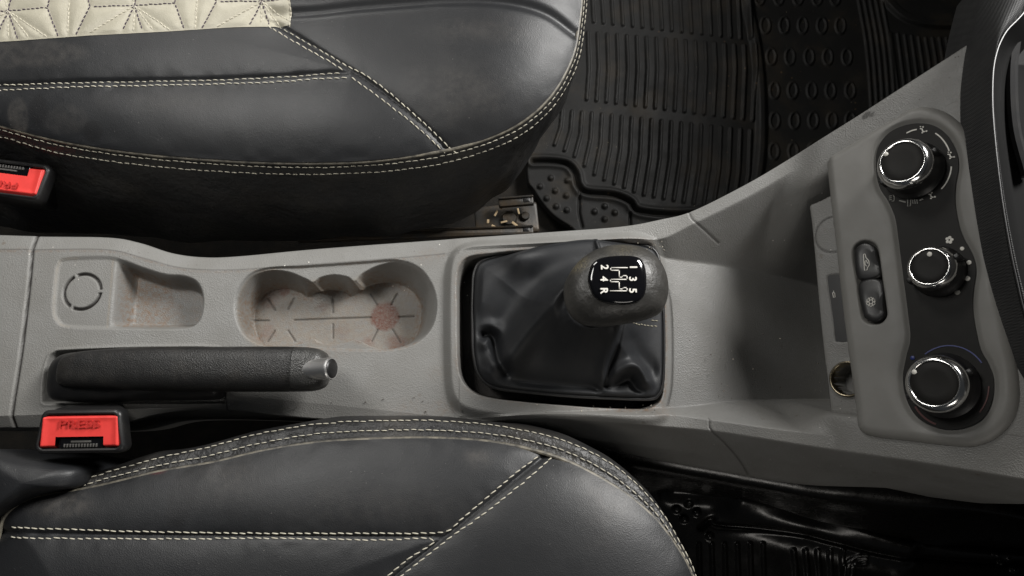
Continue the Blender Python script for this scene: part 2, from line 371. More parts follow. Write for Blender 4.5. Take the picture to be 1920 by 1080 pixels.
# behind the fascia the bin closes and the surface lies on the fascia plane
zpl = lambda x: PA+(x-PB)+Po*math.sqrt(2)
wP = ss(0.312, 0.322, XS)
yDp = yC-0.012; yEp = yF+0.012
yD = yD*(1-wP)+yDp*wP; zD = zD*(1-wP)+zpl(XS)*wP; yE = yE*(1-wP)+yEp*wP; zE = zE*(1-wP)+zpl(XS)*wP
wL = ss(0.235, 0.262, XS)
yC2 = (yC+(yD-yC)*0.12)*(1-wL)+(yC-0.018)*wL; zC2 = (zC+(zD-zC)*0.12)*(1-wL)+(zpl(XS)-.0005)*wL
yF2 = (yF+(yE-yF)*0.12)*(1-wL)+(yF+0.018)*wL; zF2 = (zF+(zE-zF)*0.12)*(1-wL)+(zpl(XS)-.0005)*wL
yD = np.minimum(yD, yC2-.001); yE = np.maximum(yE, yF2+.001)
curves = [(yB+.004, zB*0-.2), (yB+.001, zB-.006), (yB, zB), (yC, zC), (yC2, zC2), (yD, zD), (yE, zE), (yF2, zF2), (yF, zF), (yG, zG), (yH, zH), (yI, zI), (yI+.004, zI*0-.2)]
cnt = [10, 8, 24, 6, 44, 250, 34, 6, 26, 26, 20, 10]
Ys, Zs = [], []
for (a, b, n) in zip(curves[:-1], curves[1:], cnt):
    t = np.linspace(0, 1, n, endpoint=False)
    Ys.append(a[0][:, None]*(1-t)+b[0][:, None]*t); Zs.append(a[1][:, None]*(1-t)+b[1][:, None]*t)
Ys.append(curves[-1][0][:, None]); Zs.append(curves[-1][1][:, None])
Y = np.hstack(Ys); Z = np.hstack(Zs)
def smooth1(A, k):
    ker = np.hanning(k+2)[1:-1]; ker /= ker.sum(); P = np.pad(A, ((0, 0), (k//2, k//2)), mode='edge')
    return sum(ker[i]*P[:, i:i+A.shape[1]] for i in range(k))
Zr = smooth1(Z, 7); Yr = smooth1(Y, 7); Y, Z = Yr, Zr
X = np.repeat(XS[:, None], Y.shape[1], 1)
px2 = lambda pts, z, closed=True, n=8: cr(U(np.array(pts)[:, 0], np.array(pts)[:, 1], z), closed, n)[:, :2]
up2 = lambda pts, z: U(np.array(pts, float)[:, 0], np.array(pts, float)[:, 1], z)[:, :2]
dust_sheen = np.zeros_like(X); rust = np.zeros_like(X); dark_mask = np.zeros_like(X); lift = np.zeros_like(X)  # on the console the dust mask holds only dust
topmask = (Y < (yB+.0005)[:, None]) & (Y > (yG-.0005)[:, None])
# rear seam groove between the console halves
d = ldist(X, Y, px2([(63, 430), (60, 480), (52, 560), (40, 660), (28, 740), (18, 812)], 0, False))
Z -= .003*np.exp(-(d/.0011)**2); dark_mask = np.maximum(dark_mask, np.exp(-(d/.0009)**4))
Xl = X < np.interp(Y, *(lambda q: (q[::-1, 1], q[::-1, 0]))(px2([(63, 430), (60, 480), (52, 560), (40, 660), (28, 740), (18, 812)], 0, False)))
Z += np.where(Xl, .0012, 0)
# lines along the rails
d = ldist(X, Y, px2([(1250, 474), (1150, 462)], 0.004, False))
# side joints
for ln, zz in (([(1288, 388), (1297, 414), (1325, 430), (1357, 446)], .006), ([(1327, 785), (1330, 806), (1360, 828), (1410, 866), (1440, 892)], .004)):
    d = ldist(X, Y, px2(ln, zz, False)); Z -= .0012*np.exp(-(d/.0007)**2); dark_mask = np.maximum(dark_mask, .7*np.exp(-(d/.0005)**2))
# cup holder : shallow stadium, then three lobes
stad = px2([(440, 575), (446, 545), (468, 515), (505, 502), (560, 500), (620, 496), (690, 491), (745, 488), (785, 502), (810, 535), (818, 575), (808, 615), (780, 642), (735, 655), (660, 656), (580, 652), (505, 648), (468, 636), (447, 610)], 0)
ds = sdf(X, Y, stad)
Z -= .0025*ss(.0012, -.0012, ds)
lobe_t = px2([(443, 575), (449, 546), (470, 517), (505, 505), (540, 508), (570, 520), (586, 528), (600, 518), (625, 513), (650, 517), (664, 526), (680, 510), (710, 495), (745, 490), (784, 504), (809, 535), (815, 575), (806, 614), (780, 640), (735, 653), (700, 650), (668, 636), (645, 642), (620, 644), (597, 641), (585, 634), (555, 646), (505, 646), (468, 634), (449, 610)], 0)
zcf = -.038
lobe_b = px2([(476, 596), (480, 574), (494, 555), (512, 543), (540, 542), (563, 549), (580, 557), (596, 547), (620, 543), (645, 547), (660, 556), (678, 542), (702, 532), (732, 530), (765, 540), (785, 562), (790, 590), (784, 622), (765, 645), (730, 662), (700, 660), (664, 648), (645, 656), (620, 660), (598, 656), (583, 648), (560, 655), (515, 660), (492, 648), (480, 625)], zcf)
d1 = sdf(X, Y, lobe_t); d2 = sdf(X, Y, lobe_b)
t = np.clip(-d1/np.maximum(-d1+np.maximum(d2, 0), 1e-6), 0, 1); t = np.where(d1 >= 0, 0, np.where(d2 <= 0, 1, t))
prof = ss(-.05, 1.0, t)*.35+t*.65; prof = np.where(d1 >= 0, 0, prof)
Z = Z+(zcf+.0025)*prof
cup_floor = ss(.004, -.002, d2)
dust_sheen = np.maximum(dust_sheen, .9*ss(.008, 0, np.abs(d2))*(d1 < 0)+.35*cup_floor)
lift = np.maximum(lift, .55*cup_floor)
rim = np.exp(-(d1/.0008)**2); lift = np.maximum(lift, rim*.5*(X < U(520, 560, 0)[0])); dust_sheen = np.maximum(dust_sheen, .7*np.exp(-((ds)/.0015)**2)*(Y < U(600, 640, 0)[1]))
c = U(722, 593, zcf); r = np.hypot(X-c[0], Y-c[1]+0.0); rust = np.maximum(rust, ss(.0155, .0115, r+.002*vnoise(X, Y, 300, 5)))
for (qx, qy, rr, am) in ((533, 547, .005, .8), (500, 625, .012, .35), (505, 560, .012, .45), (605, 575, .007, .35), (745, 648, .014, .6), (690, 640, .008, .5), (640, 620, .01, .2)):
    c = U(qx, qy, zcf); r = np.hypot(X-c[0], Y-c[1]); rust = np.maximum(rust, am*ss(rr, rr*.3, r+.006*vnoise(X, Y, 220, 9))*cup_floor)
for a, b in (((502, 560), (516, 581)), ((551, 560), (540, 580)), ((477, 601), (504, 601)), ((515, 620), (502, 640)), ((540, 620), (553, 640)), ((624, 560), (624, 586)), ((624, 608), (624, 634)), ((552, 600), (695, 595)),
             ((694, 551), (707, 572)), ((745, 551), (734, 571)), ((748, 594), (776, 593)), ((708, 618), (697, 640)), ((736, 618), (751, 643))):
    d = ldist(X, Y, up2([a, b], zcf)); m = np.exp(-(d/.0008)**2)*(d2 < .001); Z -= .0009*m; dark_mask = np.maximum(dark_mask, .75*np.exp(-(d/.0006)**2)*(d2 < .001))
# coin tray : plateau, slope, deep floor
tray = px2([(118, 483), (160, 480), (205, 480), (235, 487), (270, 500), (310, 512), (345, 515), (370, 526), (382, 550), (381, 585), (370, 608), (345, 618), (280, 619), (205, 618), (125, 615), (104, 603), (97, 580), (101, 520), (106, 494)], 0, True)
dt = sdf(X, Y, tray); inn = ss(.0006, -.004, dt)
xs_ = lambda a: np.interp(Y, [U(a+3, 618, 0)[1], U(a+10, 480, 0)[1]], [U(a-6, 618, 0)[0], U(a+6, 480, 0)[0]])
edge = xs_(208); foot = xs_(232)
deep = ss(0, 1, (X-edge)/(foot-edge))
fl_end = ss(.002, .012, -dt)
Z -= inn*.0022*(1-deep)*ss(.006, .0005, np.abs(dt))*0+inn*.0018*(1-deep)
Z -= .025*deep*ss(.0, .010, -dt)
m = deep*(dt < -.004); dust_sheen = np.maximum(dust_sheen, m*(.8*ss(.05, .01, X-foot)+.45)); dust_sheen = np.maximum(dust_sheen, .95*np.exp(-((X-foot)/.003)**2)*(dt < -.004))
lift = np.maximum(lift, .9*np.exp(-((X-edge+.0015)/.0009)**2)*(dt < -.002)); lift = np.maximum(lift, .5*np.exp(-((dt+.0015)/.001)**2)*(X < U(140, 540, 0)[0]))  # painted highlights: pale lines on the step edge and left bevel
c = U(152, 546, 0); r = np.hypot(X-c[0], Y-c[1]); an = np.degrees(np.arctan2(Y-c[1], X-c[0]))
gap = np.minimum.reduce([np.abs((an-q+180) % 360-180) for q in (118, 2, -118)])
ringm = np.exp(-((r-.0163)/.0013)**4)*(gap > 5); Z -= .003*ringm; dark_mask = np.maximum(dark_mask, ringm)
# handbrake slot
slot = px2([(78, 750), (80, 710), (88, 675), (100, 660), (130, 655), (300, 650), (418, 655), (421, 700), (421, 752), (400, 757), (200, 757), (95, 759), (82, 757)], 0)
dsl = sdf(X, Y, slot); Z -= .03*ss(.0, -.006, dsl); Z += .0008*np.exp(-(dsl/.0015)**2)
dark_mask = np.maximum(dark_mask, .55*ss(-.007, -.009, dsl))  # slot interior coloured darker below its rim
d = ldist(X, Y, up2([(423, 728), (423, 770)], 0)); Z -= .0015*np.exp(-(d/.0007)**2); dark_mask = np.maximum(dark_mask, .8*np.exp(-(d/.0006)**4))
# gear bezel: raised collar and well
bez = px2([(829, 640), (829, 560), (832, 505), (845, 472), (880, 452), (960, 446), (1100, 440), (1200, 438), (1250, 470), (1262, 540), (1266, 640), (1262, 740), (1240, 800), (1100, 800), (960, 796), (880, 784), (845, 762), (832, 720)], 0)
well = px2([(858, 590), (858, 526), (864, 500), (880, 484), (920, 478), (1000, 470), (1193, 456), (1225, 464), (1240, 490), (1247, 540), (1250, 620), (1250, 700), (1246, 740), (1232, 758), (1205, 765), (1130, 764), (1066, 760), (990, 754), (926, 747), (890, 736), (866, 710), (859, 670)], .005)
db = sdf(X, Y, bez); dw = sdf(X, Y, well)
inn = ss(0, -.0095, db)
Z += .0075*inn*ss(U(1290, 600, 0)[0], U(1262, 600, 0)[0], X)*np.clip(1-.45*ss(U(1150, 600, 0)[0], U(1260, 600, 0)[0], X), 0, 1)
Z -= .034*ss(.0008, -.003, dw)
dark_mask = np.maximum(dark_mask, ss(-.001, -.003, dw))  # well interior coloured near black
dust_sheen = np.maximum(dust_sheen, .75*np.exp(-((dw-.0012)/.0022)**2)*(.4+1.2*(vnoise(X, Y, 60, 3)+.5))*np.where(X > U(1150, 600, 0)[0], 1.2, .55))
# foot of the bezel right side: dark line
d = ldist(X, Y, px2([(1247, 500), (1262, 560), (1266, 640), (1264, 720), (1256, 760)], 0, False)); Z -= .0012*np.exp(-(d/.0009)**2); dark_mask = np.maximum(dark_mask, .6*np.exp(-(d/.0007)**2))
# dust near bezel and stain
for (qx, qy, rr, am) in ((800, 480, .02, .4), (770, 770, .03, .3), (830, 765, .02, .45), (1240, 770, .02, .5), (820, 700, .02, .2), (40, 470, .012, .35), (620, 655, .03, .3)):
    c = U(qx, qy, 0); r = np.hypot(X-c[0], (Y-c[1])*1.8); dust_sheen = np.maximum(dust_sheen, am*ss(rr, 0, r))
gy = np.abs(Y-yC[:, None]); gm = np.exp(-(gy/.0006)**2)*(X < U(835, 480, 0)[0]); dark_mask = np.maximum(dark_mask, .45*gm); dust_sheen = np.maximum(dust_sheen, .5*np.exp(-((Y-yC[:, None]+.0016)/.0012)**2)*(X < U(835, 480, 0)[0]))  # thin dark line and dust along the rail crease
# scuff mark on the upper rail
c = UP(1627, 214, Po); r = np.hypot(X-c[0], Y-c[1])+.004*vnoise(X, Y, 700, 11); dark_mask = np.maximum(dark_mask, .8*ss(.0042, .0025, r))
_lp = np.array([(1822, 70), (1817, 130), (1818, 200), (1828, 300), (1846, 420), (1866, 520), (1890, 610), (1925, 705), (1990, 830)], float); _lw = cr(U(_lp[:, 0], _lp[:, 1], .145), False, 8)[::-1]
_ex = np.interp(Y, _lw[:, 1], _lw[:, 0], left=9)+.006; Z -= .09*ss(0, .008, X-_ex)
# tiny wobble so long edges are not perfect
Z += .0004*vnoise(X, Y, 18, 21)
grid_mesh('console_body', np.stack([X, Y, Z], -1), M['console'], con, attr={'dust_sheen': np.clip(dust_sheen, 0, 1), 'rust': np.clip(rust, 0, 1), 'dark_mask': np.clip(dark_mask, 0, 1), 'lift': np.clip(lift, 0, 1)}, flip=True)

# ------------------------------------------------------------------ fascia with heater controls
fas = empty('climate_control_panel', tuple(PO), 'grey fascia with three chrome ringed heater dials at the front of the console', 'control panel')
def fuv(pts, off=0, n=8, closed=True):
    a = np.array(pts, float); return cr(uv_of(UP(a[:, 0], a[:, 1], off)), closed, n)
fo = fuv([(1547, 325), (1546, 305), (1553, 291), (1575, 277), (1630, 243), (1680, 213), (1705, 200), (1735, 196), (1770, 206), (1800, 229), (1822, 262), (1838, 330), (1852, 430), (1872, 530), (1890, 610), (1906, 700), (1908, 750), (1895, 790), (1868, 818), (1838, 833), (1800, 838), (1700, 827), (1640, 820), (1614, 812), (1603, 795), (1598, 750), (1578, 600), (1560, 440)], 0)
dumb = fuv([(1641, 310), (1646, 275), (1668, 247), (1705, 232), (1745, 233), (1775, 252), (1793, 285), (1796, 315), (1791, 345), (1790, 380), (1797, 420), (1806, 445), (1822, 475), (1829, 505), (1824, 545), (1823, 580), (1829, 620), (1838, 655), (1852, 680), (1862, 712), (1858, 755), (1838, 788), (1800, 804), (1760, 803), (1722, 785), (1700, 752), (1692, 710), (1698, 670), (1706, 635), (1702, 590), (1693, 520), (1684, 450), (1678, 410), (1665, 378), (1648, 350)], -.001)
step = .0009
u = np.arange(fo[:, 0].min()-.001, fo[:, 0].max()+.002, step); v = np.arange(fo[:, 1].min()-.001, fo[:, 1].max()+.002, step)
Uu, Vv = np.meshgrid(u, v, indexing='ij')
d, nu, nv = segdist(Uu, Vv, fo, True); ins = inside(Uu, Vv, fo)
keep = ins[:-1, :-1] | ins[1:, :-1] | ins[1:, 1:] | ins[:-1, 1:]
U2 = np.where(ins, Uu, nu); V2 = np.where(ins, Vv, nv); dd = np.where(ins, d, 0)
Wn = -.007+.007*np.sqrt(np.clip(1-(1-np.clip(dd/.008, 0, 1))**2, 0, 1))
lw = ss(-.045, -.075, U2)           # the left edge rolls over more softly
Wn -= .004*np.clip(1-dd/.02, 0, 1)**2*lw
ddu = sdf(U2, V2, dumb); Wn -= .0022*ss(.004, -.0005, ddu)+.0012*np.exp(-((ddu-.001)/.006)**2)
bslot = fuv([(1600, 480), (1603, 462), (1615, 453), (1630, 453), (1642, 462), (1647, 482), (1653, 525), (1660, 575), (1661, 592), (1652, 604), (1638, 607), (1624, 602), (1616, 588), (1608, 535)], 0)
dbs = sdf(U2, V2, bslot); Wn -= .006*ss(.0012, -.0012, dbs)
V3 = PO+U2[..., None]*PU+V2[..., None]*PV+Wn[..., None]*PN
grid_mesh('fascia', V3, M['fascia'], fas, keep=keep)
# skirt round the fascia edge so that it has thickness
mb = MB(); q = fo
mb.rings([PO+q[:, :1]*PU+q[:, 1:]*PV-PN*.007, PO+q[:, :1]*PU+q[:, 1:]*PV-PN*.016]); mb.build('fascia_edge', M['fascia'], fas)
def flat_fill(outline, off, name, m, parent, h=.0006, inset=.0004):
    q = np.asarray(outline); c = q.mean(0)
    st = .002
    uu = np.arange(q[:, 0].min()-st, q[:, 0].max()+2*st, st); vv = np.arange(q[:, 1].min()-st, q[:, 1].max()+2*st, st)
    A, Bv = np.meshgrid(uu, vv, indexing='ij'); _, na, nb = segdist(A, Bv, q, True); i = inside(A, Bv, q)
    k = i[:-1, :-1] | i[1:, :-1] | i[1:, 1:] | i[:-1, 1:]
    a = np.where(i, A, na); b = np.where(i, Bv, nb)
    P = PO+a[..., None]*PU+b[..., None]*PV+off*PN
    return grid_mesh(name, P, m, parent, keep=k)
pl = flat_fill(dumb, -.0019, 'control_plate', M['panel'], fas)

def frame(n):
    n = np.asarray(n, float); n /= np.linalg.norm(n); x = np.cross([0, 1, 0], n); x /= np.linalg.norm(x); return x, np.cross(n, x), n
def lathe(mb, c, n, prof, seg=48, cap=True):
    x, y, n = frame(n); th = np.linspace(0, 2*math.pi, seg, endpoint=False)
    e = np.cos(th)[:, None]*x+np.sin(th)[:, None]*y
    mb.rings([c+e*r+n*h for (r, h) in prof], cap1=cap)
def dial(cx, cy, rpx, hgt, dot, label, nn=PN, skirt=1.32, base_shift=0):
    top = UP(cx, cy, hgt); dep = CAM[2]-top[2]; r = rpx*.00029*1.0*dep/.44
    base = top-PN*(hgt+.003)
    n = PN
    mb = MB(); lathe(mb, base, n, [(r*skirt, 0), (r*skirt, .0035), (r*1.2, .006), (r*1.12, .0085), (r*1.06, hgt-.006), (r*.98, hgt-.001)])
    k = mb.build('dial', M['black'], fas, sharp=35)
    k['label'] = label
    mb = MB(); lathe(mb, base, n, [(r*1.08, hgt-.009), (r*1.15, hgt-.0065), (r*1.15, hgt-.004), (r*1.09, hgt-.0012), (r*1.0, hgt+.0012), (r*.92, hgt+.0022), (r*.875, hgt+.0020), (r*.86, hgt-.001)], cap=False, seg=64)
    ch = mb.build('chrome_ring', M['chrome'], k, sharp=0)
    mb = MB(); lathe(mb, base, n, [(r*.868, hgt-.001), (r*.862, hgt+.0010), (r*.8, hgt+.0016), (r*.5, hgt+.0013), (r*.2, hgt+.0011), (r*.02, hgt+.001)], seg=64)
    mb.build('dial_cap', M['panel'], k)
    mb = MB(); p = UP(dot[0], dot[1], hgt); mb.disc(p-PN*.0012, n, .0017, .0005)
    mb.build('pointer_dot', M['white'], k)
    # grip ridge seen on the shaded flank
    x, y, _ = frame(n)
    for a in (20, 200):
        mb = MB(); t = math.radians(a); e = math.cos(t)*x+math.sin(t)*y
        mb.box(base+e*r*1.16+n*.010, e, np.cross(n, e), n, .006, .004, .012, .001)
        mb.build('grip_ridge', M['black'], k)
    return base, r
b1, r1 = dial(1690, 302, 50, .026, (1660, 288), 'upper dial with vent symbols around it')
b2, r2 = dial(1741, 499, 42, .021, (1742, 476), 'smaller middle dial for the fan speed')
b3, r3 = dial(1750, 718, 52, .024, (1713, 697), 'lower dial with blue and red temperature arcs')
# printed marks
mk = MB(); mkd = MB(); OFF = -.0016
def strip(mb, pts, w=.0009, off=None): a = np.array(pts, float); mb.ribbon(UP(a[:, 0], a[:, 1], OFF if off is None else off), PN, w, .0002)
def arcpx(cx, cy, rx, ry, a0, a1, n=14): t = np.radians(np.linspace(a0, a1, n)); return np.stack([cx+rx*np.cos(t), cy+ry*np.sin(t)], -1)
def mark(name, m, *fs):
    mb = MB()
    for f in fs: f(mb)
    return mb.build(name, M[m], pl_root)
pl_root = fas
for a in ((1727, 308, 57, 66, -62, -22), (1727, 308, 57, 62, 4, 48), (1727, 308, 58, 66, -118, -98)): mark('scale_arc', 'white', lambda mb: strip(mb, arcpx(*a)))
for q in ([(1686, 376), (1698, 379)], [(1724, 376), (1731, 373)]): mark('scale_dash', 'dimwhite', lambda mb: strip(mb, q))
def vent_icon(mb, cx, cy, s=1.0):
    strip(mb, [(cx-5*s, cy-2*s), (cx-1*s, cy-1*s), (cx, cy+3*s), (cx+4*s, cy+4*s)], .0009); strip(mb, [(cx-2*s, cy+6*s), (cx+1*s, cy+6*s)], .0009)
    mb.disc(UP(cx+1*s, cy-5*s, OFF), PN, .0007, .0002, 8); mb.disc(UP(cx+7*s, cy+3*s, OFF), PN, .0007, .0002, 8)
    strip(mb, [(cx-5*s, cy-6*s), (cx-3*s, cy-5*s)], .0006)
for q in ((1730, 243), (1782, 291), (1746, 366)): mark('vent_symbol', 'white', lambda mb: vent_icon(mb, *q))
def defrost(mb):
    for k in range(3): strip(mb, [(1667, 368+k*3.5), (1672, 367+k*3.5)], .0005)
    strip(mb, [(1674, 364), (1677, 370), (1676, 377), (1672, 377)], .0006)
mark('headlamp_symbol', 'dimwhite', defrost)
def wind(mb):
    strip(mb, [(1702, 371), (1708, 372), (1707, 386), (1702, 387), (1702, 371)], .0006)
    for k in range(3): strip(mb, [(1711+k*4, 374), (1712+k*4, 382)], .0006)
mark('demist_symbol', 'dimwhite', wind)
def fan(mb):
    for k in range(5):
        a = math.radians(72*k-80); mb.disc(UP(1780+4.6*math.cos(a), 450+4.6*math.sin(a), OFF), PN, .0012, .0002, 10)
mark('fan_symbol', 'white', fan)
for (qx, qy, rr, mm) in ((1804, 466, .0014, 'white'), (1817, 492, .0016, 'white'), (1814, 522, .0018, 'white'), (1795, 548, .0019, 'dimwhite')):
    mark('speed_dot', mm, lambda mb: mb.disc(UP(qx, qy, OFF), PN, rr, .0003, 16))
mark('blue_arc', 'blue', lambda mb: strip(mb, arcpx(1780, 724, 74, 76, -128, -35, 20), .0008)); mark('blue_dot', 'blue', lambda mb: mb.disc(UP(1711, 671, OFF), PN, .0016, .0003, 12))
mark('red_arc', 'redmk', lambda mb: strip(mb, arcpx(1780, 724, 74, 76, 0, 40, 14), .0008)); mark('red_arc', 'redmk', lambda mb: strip(mb, arcpx(1780, 724, 74, 76, 110, 150, 12), .0014))
# rocker buttons
def button(pts, label, icon):
    q = fuv(pts, 0); c = q.mean(0); R = []
    for (s, h) in ((1.0, -.006), (1.0, -.0008), (.96, .0004), (.88, .0010), (.5, .0006), (.05, .0004)):
        g = c+(q-c)*s; R.append(PO+g[:, :1]*PU+g[:, 1:]*PV+PN*h)
    mb = MB(); mb.rings(R, cap1=True); o = mb.build('button', M['black'], fas, sharp=50); o['label'] = label
    mb = MB(); icon(mb); mb.build('symbol', M['white'], o)
def ic_car(mb):
    strip(mb, [(1619, 477), (1622, 476), (1624, 483), (1629, 489), (1630, 497), (1627, 501), (1626, 506), (1621, 507), (1619, 477)], .0005, .0012)
    strip(mb, [(1627, 494), (1624, 488), (1622, 490), (1622, 496), (1625, 499)], .0005, .0012)
def ic_snow(mb):
    cx, cy = 1633, 566
    for k in range(6):
        a = math.radians(60*k); c, s = math.cos(a), math.sin(a)
        strip(mb, [(cx+3.5*c, cy+3.5*s), (cx+9*c, cy+9*s)], .0005, .0012)
        b = math.radians(60*(k+1)); strip(mb, [(cx+4.2*c, cy+4.2*s), (cx+4.2*math.cos(b), cy+4.2*math.sin(b))], .0006, .0012)
        for e in (-.45, .45):
            strip(mb, [(cx+6*c, cy+6*s), (cx+9*math.cos(a+e), cy+9*math.sin(a+e))], .0004, .0012)
button([(1602, 480), (1605, 465), (1616, 456), (1629, 456), (1640, 464), (1645, 484), (1651, 518), (1610, 524)], 'air recirculation button with a car symbol', ic_car)
button([(1610, 531), (1652, 525), (1658, 575), (1659, 591), (1650, 601), (1638, 604), (1626, 599), (1618, 587)], 'air conditioning button with a snowflake symbol', ic_snow)
# lower pocket plate with blank, slot and power socket
PO2 = -.017
pq = fuv([(1519, 385), (1519, 400), (1524, 440), (1538, 600), (1552, 720), (1558, 770), (1566, 776), (1640, 782), (1700, 780), (1680, 500), (1640, 330), (1600, 345), (1540, 375)], PO2, 6)
stp = .0010
u = np.arange(pq[:, 0].min()-.001, pq[:, 0].max()+.002, stp); v = np.arange(pq[:, 1].min()-.001, pq[:, 1].max()+.002, stp)
A, Bv = np.meshgrid(u, v, indexing='ij'); d, na, nb = segdist(A, Bv, pq, True); i = inside(A, Bv, pq); k = i[:-1, :-1] | i[1:, :-1] | i[1:, 1:] | i[:-1, 1:]
a = np.where(i, A, na); b = np.where(i, Bv, nb); hh = np.where(i, -.0008*np.exp(-(d/.001)), -.0015)
cb = fuv([(1560, 400), (1562, 440)], PO2, 4, False); ring = np.hypot((a-cb[-1][0]), (b-cb[-1][1])); gr = np.exp(-((ring-.0155)/.0006)**2); hh -= .001*gr
so = uv_of(UP(1590, 711, PO2)); rs = np.hypot(a-so[0], b-so[1]); hh += .0012*np.exp(-((rs-.0145)/.0012)**2)-.022*ss(.0125, .0118, rs)
sl = fuv([(1551, 522), (1553, 517), (1558, 515), (1580, 514), (1620, 514), (1628, 640), (1590, 641), (1571, 641), (1566, 637), (1562, 600), (1556, 560)], PO2, 3); dsq = sdf(a, b, sl); hh -= .0014*ss(.0006, -.0006, dsq)
P = PO+a[..., None]*PU+b[..., None]*PV+(PO2+hh)[..., None]*PN
grid_mesh('socket_plate', P, M['console'], fas, keep=k, attr={'dark_mask': np.clip(gr*.8, 0, 1), 'dust_sheen': a*0, 'rust': a*0, 'lift': a*0})
mb = MB(); mb.rings([PO+pq[:, :1]*PU+pq[:, 1:]*PV+PN*(PO2-.001), PO+pq[:, :1]*PU+pq[:, 1:]*PV+PN*(PO2-.006)]); mb.build('plate_edge', M['console'], fas)
flat_fill(sl, PO2-.0007, 'socket_cover', M['black'], fas)
mb = MB(); a_ = lambda p: UP(np.array(p, float)[:, 0], np.array(p, float)[:, 1], PO2-.0003)
mb.ribbon(a_([(1561, 549), (1565, 549), (1566, 557), (1563, 558), (1561, 549)]), PN, .0005, .0002); mb.ribbon(a_([(1563, 549), (1563, 545)]), PN, .0005, .0002); mb.build('usb_symbol', M['white'], fas)
sc = UP(1590, 711, PO2); mb = MB(); lathe(mb, sc, PN, [(.0142, .0004), (.0146, .0016), (.0135, .002), (.0125, .001), (.0120, -.02)], cap=False); mb.build('power_socket', M['brass'], fas, sharp=0)

# ------------------------------------------------------------------ dashboard pad on the right
dsh = empty('dashboard_pad', tuple(U(1900, 400, .15)), 'black woven-textured dashboard edge curving past the right side of the heater dials', 'dashboard')
Lp = [(1850, -60), (1835, 0), (1822, 70), (1817, 130), (1818, 200), (1828, 300), (1846, 420), (1866, 520), (1890, 610), (1925, 705), (1975, 800)]
Rp = [(1950, -60), (1925, 15), (1885, 62), (1866, 110), (1861, 170), (1864, 240), (1876, 350), (1890, 440), (1906, 520), (1930, 610), (1985, 720)]
La = cr(U(np.array(Lp)[:, 0], np.array(Lp)[:, 1], .145), False, 14); Ra = cr(U(np.array(Rp)[:, 0], np.array(Rp)[:, 1], .175), False, 14)
Lb = La.copy(); Lb[:, 2] -= .05; Lb[:, 0] += .006
rr = []
for t in np.linspace(0, 1, 28):
    p = La*(1-t)+Ra*t; p[:, 2] += .012*np.sin(math.pi*min(t*1.1, 1))**.7*(1 if t < .9 else .4); rr.append(p)
Rc = Ra.copy(); Rc[:, 0] += .004; Rc[:, 2] -= .008; Rd = Ra.copy(); Rd[:, 0] += .03; Rd[:, 2] -= .03; Re = Ra.copy(); Re[:, 0] += .12; Re[:, 2] -= .035
mb = MB(); mb.rings([Lb]+rr, closed_ring=False); mb.build('pad_rim', M['dash'], dsh)
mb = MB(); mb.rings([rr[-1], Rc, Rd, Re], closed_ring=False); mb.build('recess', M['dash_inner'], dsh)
mb = MB(); yy_ = np.array([-.9, -.45, -.2, 0, .2, .45, .9]); RR_ = []
for (dx, dz) in ((.62, .02), (.45, .085), (.42, .11), (.42, .17), (.46, .22), (.52, .265), (.60, .285), (.75, .29), (.90, .27), (.90, -.1)): RR_.append(np.column_stack([np.full(7, dx)+.03*(yy_/.9)**2, yy_, np.full(7, dz)]))
mb.rings([np.array(q) for q in cr(np.stack(RR_).reshape(len(RR_), -1), False, 5).reshape(-1, 7, 3)], closed_ring=False); mb.build('unseen_dashboard_top', M['dash'], dsh)  # out-of-view dashboard body, extended to shade the bin and mat
mb = MB(); mb.tube(Ra+np.array([.0, 0, -.0002]), .0006, 6); mb.build('edge_trim', M['black'], dsh)
mb = MB(); q = cr(U(np.array([1905, 1897, 1902, 1925]), np.array([60, 140, 240, 330]), .15), False, 8); mb.tube(q, .004, 8); mb.build('inner_rib', M['black'], dsh)

# ------------------------------------------------------------------ seats
ZS = .03
def make_stitches(mb, P, N=None, pitch=.0062, ln=.0046, r=.00052, skew=.12, lift=.0003):
    P = np.asarray(P, float); L = np.concatenate([[0], np.cumsum(np.linalg.norm(np.diff(P, axis=0), axis=1))])
    s = 0
    while s+ln < L[-1]:
        l2 = ln*random.uniform(.92, 1.08)
        g = lambda q: np.array([np.interp(q, L, P[:, k]) for k in range(3)])
        a, b = g(s), g(s+l2); t = b-a; t /= np.linalg.norm(t)+1e-9; sd = np.cross([0, 0, 1.], t); off = sd*ln*skew*.5
        jt = np.array([random.gauss(0, .00012), random.gauss(0, .00018), 0]); a = a+off+jt; b = b-off+jt; mid = (a+b)/2+np.array([0, 0, lift+r*.6])
        mb.tube([a+(0, 0, -r*.5), a*.8+b*.2+(0, 0, lift+r*.3), mid, a*.2+b*.8+(0, 0, lift+r*.3), b+(0, 0, -r*.5)], r, 6, taper=[.6, 1, 1.1, 1, .6])
        s += pitch*random.uniform(.97, 1.03)
